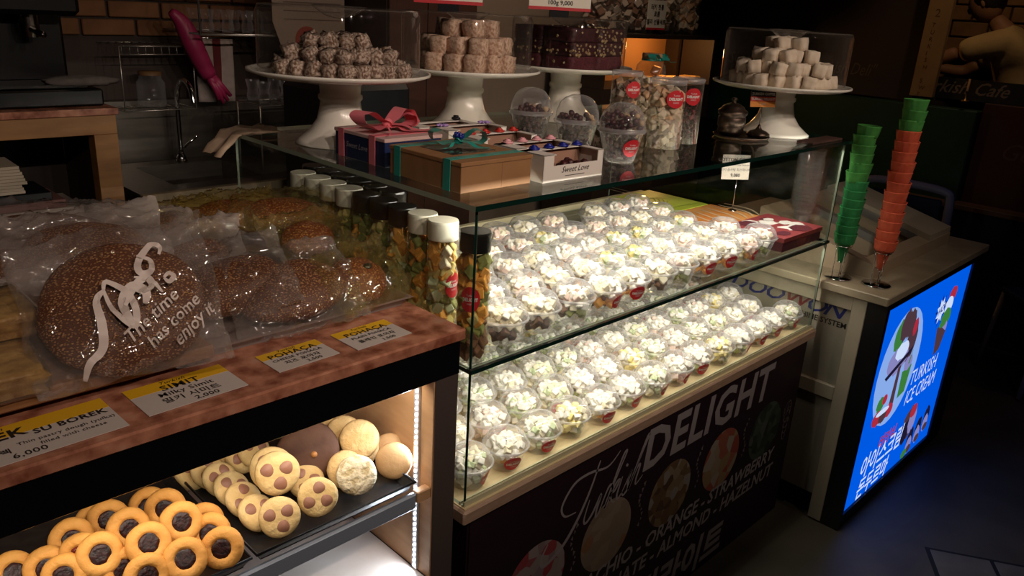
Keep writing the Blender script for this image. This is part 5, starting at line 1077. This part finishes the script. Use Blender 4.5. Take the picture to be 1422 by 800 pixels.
def cloth(w_, h_, amp, k, sd=0, n=16, mi=None):
    mb = MB(); V = []
    for j in range(n + 1):
        for i in range(n + 1): u, v = i / n - .5, j / n; V.append((u * w_ * (1 - .06 * v), amp * math.sin(u * k + sd) * (.5 + v) + .004 * noise.noise(Vector((u * 6, v * 4, sd))), h_ * (1 - v)))
    F = [(j * (n + 1) + i, j * (n + 1) + i + 1, (j + 1) * (n + 1) + i + 1, (j + 1) * (n + 1) + i) for j in range(n) for i in range(n)]; k0 = len(mb.f); mb.add(V, F, 0, True)
    if mi: 
        for q_, f in enumerate(F): mb.mi[k0 + q_] = mi(q_ % n, q_ // n)
    return mb
o_ = cloth(.17, .27, .008, 9, mi=lambda i, j: 1 if 7 <= i <= 10 else 0).obj('cloth', [nmat('towel_white', (.34, .28, .25), (.40, .33, .30), 40, .9), mat('towel_red', (.12, .015, .02), .9)], tw_); o_.modifiers.new('s', 'SOLIDIFY').thickness = .004
MB().tube([(-.10, .01, .272), (.10, .01, .272)], .005, 6).obj('rail', CHROME, tw_)
gv = thing('rubber_glove', (1.500, 3.42, 1.42), 'magenta rubber gloves hanging over the wire rack', 'glove')
GLV = mat('magenta_rubber', (.34, .020, .09), .45)
gm_ = MB(); gm_.tube(cr([(-.07, 0, .16), (-.03, 0, .12), (.0, -.01, .05), (.03, -.01, -.02), (.07, -.01, -.10)], 4), [.016, .02, .024, .028, .032, .036, .038, .040, .042, .042, .042, .040, .040, .038, .036, .034, .030][:17], 10); gm_.obj('cuff', GLV, gv)
for k, (dx, dz) in enumerate([(.035, -.10), (.055, -.115), (.075, -.105), (.090, -.085), (.030, -.045)]): MB().tube([(.07 + (dx - .05) * .4, -.01, -.10), (.07 + dx * .6, -.015, -.10 + dz * .55), (.07 + dx, -.01, -.10 + dz)], [.014, .012, .008], 8).obj('finger', GLV, gv)
# hanging shelf with glasses (upper left)
gs = thing('glass_shelf_rack', (1.75, 3.45, 1.50), 'wire shelf hung on the brick wall, full of clear glasses', 'shelf')
g = MB(); [g.tube([(-.25 + k * .10, -.18, 0), (-.25 + k * .10, .18, 0)], .003, 5) for k in range(6)]; g.tube([(-.27, -.18, 0), (.29, -.18, 0), (.29, .18, 0), (-.27, .18, 0)], .005, 6, closed=True); g.tube([(.29, -.18, 0), (.29, -.18, .6)], .005, 6).tube([(-.27, -.18, 0), (-.27, -.18, .6)], .005, 6); g.tube([(-.27, -.18, .20), (.29, -.18, .20)], .003, 5).obj('wire_frame', WIR, gs)
tea = MB().lathe([(0, .003), (.020, .003), (.024, 0), (.026, .02), (.021, .05), (.030, .09)], 18).mesh('tea_glass', PLAST)
random.seed(12)
for r_ in range(2):
    for k in range(6): put('tea_glass', tea, None, (1.54 + k * .088, 3.33 + r_ * .12, 1.506), (0, 0, 0), 'small clear tea glass on the hanging wire shelf', 'glass', 'tea glasses on the wire shelf')
gs2 = thing('drying_rack', (1.88, 3.25, 1.22 + .0), 'dim wire drying rack of upturned glasses left of the white stand', 'rack')
g = MB().tube([(-.22, -.10, 0), (.22, -.10, 0), (.22, .10, 0), (-.22, .10, 0)], .004, 6, closed=True); [g.tube([(x, y, 0), (x, y, -.274)], .004, 6) for x in (-.22, .22) for y in (-.10, .10)]; [g.tube([(-.20 + k * .05, -.10, 0), (-.20 + k * .05, .10, 0)], .002, 5) for k in range(9)]; g.obj('wire_frame', WIR, gs2)
for k in range(8): put('tea_glass', tea, None, (1.71 + (k % 4) * .105, 3.20 + (k // 4) * .10, 1.226), (0, 0, 0), 'small clear tea glass on the lower drying rack', 'glass', 'tea glasses on the drying rack')

# ================================================================ BEHIND THE CASE
BEI = nmat('beige_wall_board', (.20, .15, .11), (.24, .18, .135), 2, .7); DBR = nmat('brown_door', (.055, .022, .014), (.075, .030, .018), 5, .5, stretch=(1, 1, 4))
cb = thing('brown_cupboard', (2.30, 3.1, 0), 'dark brown double-door cupboard with a round crest behind the left stand', 'cupboard')
MB().box(-.155, .36, -.18, .30, 0, 2.1).obj('body', mat('cup_dark', (.03, .015, .010), .6), cb)
for s, a, b in ((0, -.150, .058), (1, .062, .355)):
    d = MB().box(a, b, -.198, -.1805, .02, 2.08, c=.003).obj('door', DBR, cb); MB().tube([((b - .03) if s == 0 else (a + .03), -.215, 1.0), ((b - .03) if s == 0 else (a + .03), -.215, 1.15)], .005, 6).obj('handle', CHROME, d)
em = MB().lathe([(.034, 0), (.040, .002), (.036, .004), (.030, .003)], 28).lathe([(.0, .002), (.012, .003), (.016, .001)], 8); [em.blob(.006, .003, .002, 6, 4, 0, T(.023 * math.cos(a), .023 * math.sin(a), .002, 0, 0, a)) for a in [k * PI / 5 for k in range(10)]]
em.obj('crest', mat('crest_grey', (.20, .17, .15), .5), cb, (.205, -.1985, 1.575), (PI / 2, 0, 0), label='round pale crest emblem')
MB().box(2.665, 3.80, 3.05, 3.10, 0, 2.3).obj('partition_board', BEI, label='plain beige partition board behind the middle stands', cat='partition')
MB().box(3.81, 3.90, 3.0, 3.10, 0, 2.3).obj('partition_post', mat('post_dark', (.03, .018, .012), .6), label='dark narrow post at the right end of the beige partition', cat='post')
pm_ = thing('menu_poster', (1.985, 3.22, 1.36), 'pale paper menu with a red circle, behind the left cake cover', 'poster', None, (0, 0, -.1))
MB().add([(-.13, 0, .0), (.14, 0, .0), (.14, 0, .55), (-.20, 0, .55), (-.20, 0, .20)], [(0, 1, 2, 3, 4)]).add([(-.13, .003, .0), (.14, .003, .0), (.14, .003, .55), (-.20, .003, .55), (-.20, .003, .20)], [(4, 3, 2, 1, 0)]).obj('paper', nmat('poster_paper', (.30, .22, .17), (.35, .26, .20), 3, .7), pm_)
pr_ = MB(); [pr_.box(-.15, .12, -.0015, -.001, .42 - k * .035, .424 - k * .035) for k in range(7)]; pr_.obj('text_lines', mat('poster_text', (.14, .09, .07), .7), pm_)
MB().add([(-.045 + .055 * math.cos(2 * PI * i / 24), -.002, .13 + .055 * math.sin(2 * PI * i / 24)) for i in range(24)], [list(range(24))]).obj('circle_print', mat('poster_red', (.30, .05, .03), .7), pm_)
# low dark machine under the stands
MB().box(1.62, 2.04, 2.60, 2.90, 0, 1.36, c=.02).obj('dark_appliance', BLACKM, label='dark appliance standing behind the left cake stand', cat='appliance')
# shelving with big jars and a lamp-lit niche
su = thing('shelf_unit', (3.90, 2.80, 0), 'dark shelf unit with a warm lit niche and big jars on top', 'shelf')
SH = mat('shelf_wood_dark', (.035, .018, .010), .6)
MB().box(-.62, .42, -.18, .18, .0, 1.30).obj('body', SH, su); MB().box(-.62, .42, -.18, .18, 1.555, 1.575).obj('shelf_board', SH, su); [MB().box(a_, b_, -.18, c_, 1.301, 1.554).obj('upright', SH, su) for a_, b_, c_ in ((-.62, -.60, .18), (.06, .075, -.165), (.40, .42, .18))]; MB().box(-.60, .40, .16, .18, 1.301, 1.554).obj('back_board', mat('niche_back', (.45, .22, .08), .6), su)
lm = bpy.data.lights.new('niche_lamp', 'POINT'); lm.energy = 3.0; lm.color = (1, .50, .16); lm.shadow_soft_size = .03; lo = bpy.data.objects.new('niche_lamp', lm); COL.objects.link(lo); lo.location = (3.98, 2.72, 1.525)
MB().blob(.018, .018, .02, 12, 8).obj('lamp_bulb', glow('bulb_warm', (1, .50, .16), 3), None, (4.36, 2.88, 1.53), label='small warm bulb inside the shelf niche', cat='lamp')
random.seed(14)
AMB = mat('amber_sweet', (.70, .40, .14), .6)
for k in range(26):
    mb = MB(); cube(mb, (0, 0, 0), .045, (0, 0, random.uniform(0, 3)), 0); mb.obj('amber_cube', AMB, None, (3.62 + (k % 13) * .052, 2.68 + (k // 13) * .055, 1.3235), label='amber sweet cube in the row inside the lit niche', cat='candy', group='amber cubes in the lit niche')
mb = MB(); cube(mb, (0, 0, 0), .05, (.3, .2, .5), 0); mb.obj('amber_cube', AMB, None, (3.905, 2.735, 1.376), label='single amber cube lying on top of the row in the niche', cat='candy')
BJ = MB().lathe([(0, .003), (.098, .003), (.102, 0), (.105, .01), (.105, .24), (.095, .262), (.085, .27)], 28).mesh('jar_body', JARB)
for i, x in enumerate((3.42, 3.66, 3.92, 4.17)):
    t = thing('sweet_jar', (x, 2.78, 1.5752), 'big clear jar of pale cubes, %s from left on top of the shelf unit' % ordn(i), 'candy jar', 'big jars on the shelf unit'); put('jar_body', BJ, t)
    mb = MB(); random.seed(30 + i)
    for k in range(90): a = k * 2.4; r_ = .08 * math.sqrt(random.uniform(.3, 1)); cube(mb, (r_ * math.cos(a), r_ * math.sin(a), .03 + .18 * k / 90), .036, rr(), random.choice([0, 1, 2] if i > 1 else [2, 3, 2]), ch=.08)
    mb.obj('candy', MB_W, t, kind='stuff')
js = thing('price_card', (3.74, 2.655, 1.60), 'white Korean price card in front of the jars on the shelf unit', 'price card'); MB().box(-.085, .085, -.001, .001, 0, .15).box(-.085, .085, -.0015, -.001, 0, .010, 1).obj('card', [mat('card_white', (.78, .72, .62), .5), RED], js)
jw = MB(); [write(jw, s, FM(0, z, -.002), .030, bold=.0006, align='CENTER') for s, z in (('터키 전통', .105), ('로쿰', .070), ('젤리 선물세트', .030))]; jw.obj('lettering', KPRINT, js)

# ================================================================ SEATING SIDE (right)
GRN = nmat('green_upholstery', (.004, .035, .016), (.006, .048, .022), 4, .6)
bw_ = thing('brown_partition', (5.1, 2.6, 0), 'tall dark brown partition with faint script lettering at the back', 'partition')
MB().box(0, .06, -.88, 1.08, 1.28, 2.88).obj('board', WALLM, bw_)
sl = MB(); write(sl, '"Sweet moments of Turkish Deli"', frame((-.0015, .40, 1.395 - .0), (0, -1, 0), (0, 0, 1)), .105, shear=.35, sx=.72); sl.obj('lettering', mat('faint_lettering', (.10, .075, .055), .6), bw_)
gb2 = thing('green_partition', (5.02, 2.3, 0), 'dark green low partition behind the cone stacks', 'partition'); MB().box(-.04, .07, -.98, 1.38, .02, 1.272, c=.006).obj('panel', GRN, gb2)
rw = thing('red_partition', (5.05, .55, 0), 'dark red partition with faint script below the person', 'partition'); MB().box(-.02, .06, -1.6, .76, .02, 1.318, c=.004).obj('panel', DKRED, rw)
rl = MB(); write(rl, 'Gelato', frame((-.0215, .63, 1.03), (0, -1, 0), (0, 0, 1)), .13, shear=.35); rl.obj('lettering', mat('faint_red_lettering', (.10, .05, .04), .6), rw)
cp = MB().box(4.98, 5.02, 1.572, 1.700, 1.318, 2.88, c=.003); cpo = cp.obj('cream_board', nmat('cream_plank', (.30, .19, .085), (.36, .23, .11), 6, .6), label='tall narrow cream board with vertical lettering, left of the person', cat='board')
cl = MB(); [write(cl, ch_, frame((4.9788, 1.66, 1.70 - k * .038), (0, -1, -.1), (0, -.1, 1)), .034, align='LEFT') for k, ch_ in enumerate('TURKISH SWEET')]; write(cl, '2', frame((4.9788, 1.655, 1.755), (0, -1, 0), (0, 0, 1)), .060); cl.obj('lettering', mat('cream_board_print', (.12, .06, .03), .6), cpo)
tb = thing('name_board', (5.065, 1.28, 1.3185), 'black board reading Turkish Cafe in script in front of the person', 'sign'); MB().box(-.01, .01, -.30, .44, 0, .115).obj('board', BLACKM, tb)
tl = MB(); write(tl, 'Turkish Cafe', frame((-.0115, .435, .035), (0, -1, 0), (0, 0, 1)), .098, bold=.0008, shear=.4, sx=.98); tl.obj('lettering', mat('board_lettering', (.20, .15, .11), .6), tb)
cn_ = thing('candle_stick', (4.985, 1.40, 1.3185), 'small dim candle stick beside the name board', 'candle'); MB().lathe([(.022, 0), (.022, .006), (.005, .012), (.004, .05), (.009, .056)], 14).obj('holder', mat('brass_dim', (.30, .17, .06), .35, .8), cn_); MB().lathe([(.006, .056), (.006, .12), (0, .122)], 12).obj('candle', mat('wax', (.5, .3, .14), .6), cn_)
# brick pier behind the person
bp_ = struct('wall_pier', MB().box(5.95, 6.10, 1.2, 2.3, 0, 2.89), mat('mortar_dark', (.05, .03, .018), .9))
BR2 = nmat('brick_tan', (.24, .125, .050), (.32, .17, .075), 9, .8, .5); b2 = MB().box(-.022, 0, -.105, .105, -.045, .045, c=.005).mesh('brick', BR2)
for r in range(8):
    for c in range(5): put('brick', b2, bp_, (5.949, 1.30 + c * .222 + (r % 2) * .111, 1.30 + r * .10))
lw_ = thing('low_bench', (5.0, 1.1, 0), 'long low wooden-topped counter with navy front', 'counter'); MB().box(-.10, .02, -1.2, .52, .735, .765, c=.003).obj('top', nmat('bench_wood', (.10, .05, .025), (.15, .08, .04), 8, .5), lw_); MB().box(-.08, .01, -1.2, .50, 0, .734).obj('front', nmat('bench_navy', (.006, .008, .022), (.010, .012, .030), 5, .6), lw_)
# chair with pale frame
def chair(x, y, rz, lb, fr):
    t = thing('metal_chair', (x, y, 0), lb, 'chair', None, (0, 0, rz)); 
    MB().box(-.20, .20, -.20, .20, .43, .46, c=.008).obj('seat', mat('seat_blue', (.015, .03, .10), .5), t)
    MB().tube(cr([(-.205, .20, .40), (-.21, .22, .70), (-.205, .23, .90), (-.17, .235, .945), (0, .24, .955), (.17, .235, .945), (.205, .23, .90), (.21, .22, .70), (.205, .20, .40)], 4), .021, 8).obj('back_frame', fr, t)
    MB().box(-.17, .17, .215, .228, .52, .90, c=.006).obj('backrest', mat('back_blue', (.010, .022, .085), .55), t)
    for s in (-1, 1):
        for q_ in (-1, 1): MB().tube([(s * .185, q_ * .18, .43), (s * .21, q_ * .21, .013)], .013, 8).obj('leg', fr, t)
FRL = mat('frame_lavender', (.30, .28, .42), .4); FRG = mat('frame_grey', (.42, .40, .46), .4)
chair(4.42, 1.34, PI / 2, 'blue chair with lavender frame right behind the ice cream counter', FRL)
chair(4.55, .62, 2.3, 'blue chair with grey frame at the right edge of the picture', FRG)
# floor hatch, lower right
ht = thing('floor_hatch', (2.68, .54, .0005), 'stone floor hatch with dark joint in the lower right corner', 'floor hatch', None, (0, 0, -1.036))
a_ = at(1285, 768, 0); b_ = at(1422, 800, 0)
MB().box(0, .70, -.60, 0, 0, .0015).obj('joint', mat('joint_black', (.008, .007, .006), .8), ht)
HM = nmat('hatch_stone', (.10, .085, .065), (.15, .13, .10), 7, .6, .2)
for k, (x0, x1, y0, y1) in enumerate([(.014, .20, -.586, -.014), (.214, .686, -.586, -.30), (.214, .686, -.286, -.014)]): MB().box(x0, x1, y0, y1, .0015, .0045, c=.001).obj('tile', HM, ht)

# ================================================================ PERSON seen from behind, leaning to the left
def skin(name, joints, edges, root, m, parent, sub=2):
    me = bpy.data.meshes.new(name); me.from_pydata([j[:3] for j in joints], edges, []); me.materials.append(m)
    o = bpy.data.objects.new(name, me); COL.objects.link(o); o.parent = parent
    o.modifiers.new('skin', 'SKIN'); 
    if not me.skin_vertices: bpy.context.view_layer.update()
    for i, j in enumerate(joints): r_ = j[3]; me.skin_vertices[0].data[i].radius = (r_, r_ * (j[4] if len(j) > 4 else 1)); me.skin_vertices[0].data[i].use_root = (i == root)
    s = o.modifiers.new('sub', 'SUBSURF'); s.levels = sub; s.render_levels = sub
    for md_ in o.modifiers: 
        if md_.type == 'SKIN': md_.use_smooth_shade = True
    return o
def person():
    t = thing('person', (5.45, 1.235, .265), 'person in a pale yellow shirt with dark hair, leaning forward to the left', 'person', None, (0, 0, PI / 2))
    MB().box(5.25, 5.90, .60, 1.90, 0, .262, c=.01).obj('raised_floor', BLACKM, label='low dark platform under the person in pale yellow shirt', cat='platform')
    SK = mat('skin_tone', (.30, .15, .08), .6); SHIRT = nmat('shirt_pale_yellow', (.52, .36, .16), (.58, .41, .19), 14, .85, .5, bscale=10, bdist=.01); TRS = mat('trousers_dark', (.02, .015, .015), .8); HAIR = nmat('hair_black', (.006, .004, .004), (.014, .010, .008), 60, .5, .6)
    # local axes: +x is the way the person faces (picture-left), +y the side towards the camera; trunk bent forward
    skin('body', [(0, 0, .93, .12), (.02, 0, 1.12, .11), (.08, 0, 1.28, .12), (.15, 0, 1.40, .09), (.20, 0, 1.46, .052), (.25, 0, 1.51, .055),
                  (0, -.10, .86, .09), (.02, -.12, .48, .062), (-.02, -.12, .08, .042), (.10, -.12, .03, .036), (0, .10, .86, .09), (.02, .12, .48, .062), (-.02, .12, .08, .042), (.10, .12, .03, .036)],
         [(0, 1), (1, 2), (2, 3), (3, 4), (4, 5), (0, 6), (6, 7), (7, 8), (8, 9), (0, 10), (10, 11), (11, 12), (12, 13)], 0, SK, t)
    skin('shirt', [(0, 0, .96, .148), (.01, 0, 1.10, .138), (.05, 0, 1.24, .142), (.12, 0, 1.36, .125), (.185, 0, 1.435, .066), (.14, .16, 1.375, .080), (.25, .205, 1.335, .074), (.335, .225, 1.30, .074), (.14, -.16, 1.375, .080), (.25, -.205, 1.30, .074), (.33, -.215, 1.24, .074)],
         [(0, 1), (1, 2), (2, 3), (3, 4), (3, 5), (5, 6), (6, 7), (3, 8), (8, 9), (9, 10)], 0, SHIRT, t)
    for J in ([(.32, .222, 1.305, .046), (.42, .235, 1.26, .042), (.52, .17, 1.24, .034), (.61, .12, 1.235, .026), (.65, .10, 1.235, .029)], [(.32, -.212, 1.245, .046), (.40, -.22, 1.18, .042), (.51, -.16, 1.19, .034), (.60, -.10, 1.20, .026), (.64, -.08, 1.20, .029)]):
        skin('arm', J, [(i, i + 1) for i in range(len(J) - 1)], 0, SK, t)
        hx, hy, hz_ = J[-1][:3]; d = Vector((J[-1][0] - J[-2][0], J[-1][1] - J[-2][1], J[-1][2] - J[-2][2])).normalized(); sd = d.cross(Vector((0, 0, 1))).normalized()
        for k in range(5):
            o_ = sd * ((k - 1.5) * .018) if k < 4 else sd * -.045
            L_ = [.07, .078, .074, .060, .050][k]; p0 = Vector((hx, hy, hz_)) + o_ * .6; p1 = p0 + d * L_ * .5 + o_ * .3 + Vector((0, 0, -.008)); p2 = p0 + d * L_ + o_ * .3 + Vector((0, 0, -.028))
            MB().tube([p0, p1, p2], [.010, .009, .007], 8).obj('finger', SK, t)
    skin('trousers', [(0, 0, .95, .128), (0, -.10, .84, .105), (.02, -.12, .48, .080), (-.02, -.12, .12, .066), (0, .10, .84, .105), (.02, .12, .48, .080), (-.02, .12, .12, .066)], [(0, 1), (1, 2), (2, 3), (0, 4), (4, 5), (5, 6)], 0, TRS, t)
    h = Matrix.Translation((.305, 0, 1.585)) @ Euler((0, .45, 0)).to_matrix().to_4x4()
    hd_ = MB().blob(.092, .076, .115, 24, 16, 0, h).blob(.014, .012, .020, 10, 8, 0, h @ T(.093, 0, -.01)).blob(.010, .022, .006, 10, 6, 0, h @ T(.086, 0, -.050)); [hd_.blob(.012, .008, .022, 10, 8, 0, h @ T(.0, s * .078, -.005)) for s in (-1, 1)]
    ho = hd_.obj('head', SK, t); ey = MB(); [ey.blob(.010, .012, .010, 10, 8, 0, h @ T(.080, s * .030, .012)) for s in (-1, 1)]; ey.obj('eyes', mat('eye_dark', (.03, .02, .02), .2), ho)
    MB().blob(.098, .086, .108, 24, 16, 0, h @ T(-.020, 0, .022), .06, 4, 2).obj('hair', HAIR, t)
person()
# the skin modifiers become plain meshes
dg = bpy.context.evaluated_depsgraph_get(); dg.update()
for o in [o for o in bpy.data.objects if any(m.type == 'SKIN' for m in o.modifiers)]:
    me = bpy.data.meshes.new_from_object(o.evaluated_get(dg)); o.modifiers.clear(); o.data = me
    me.polygons.foreach_set('use_smooth', [True] * len(me.polygons))
    if not me.materials: me.materials.append(MATS['skin_tone'])
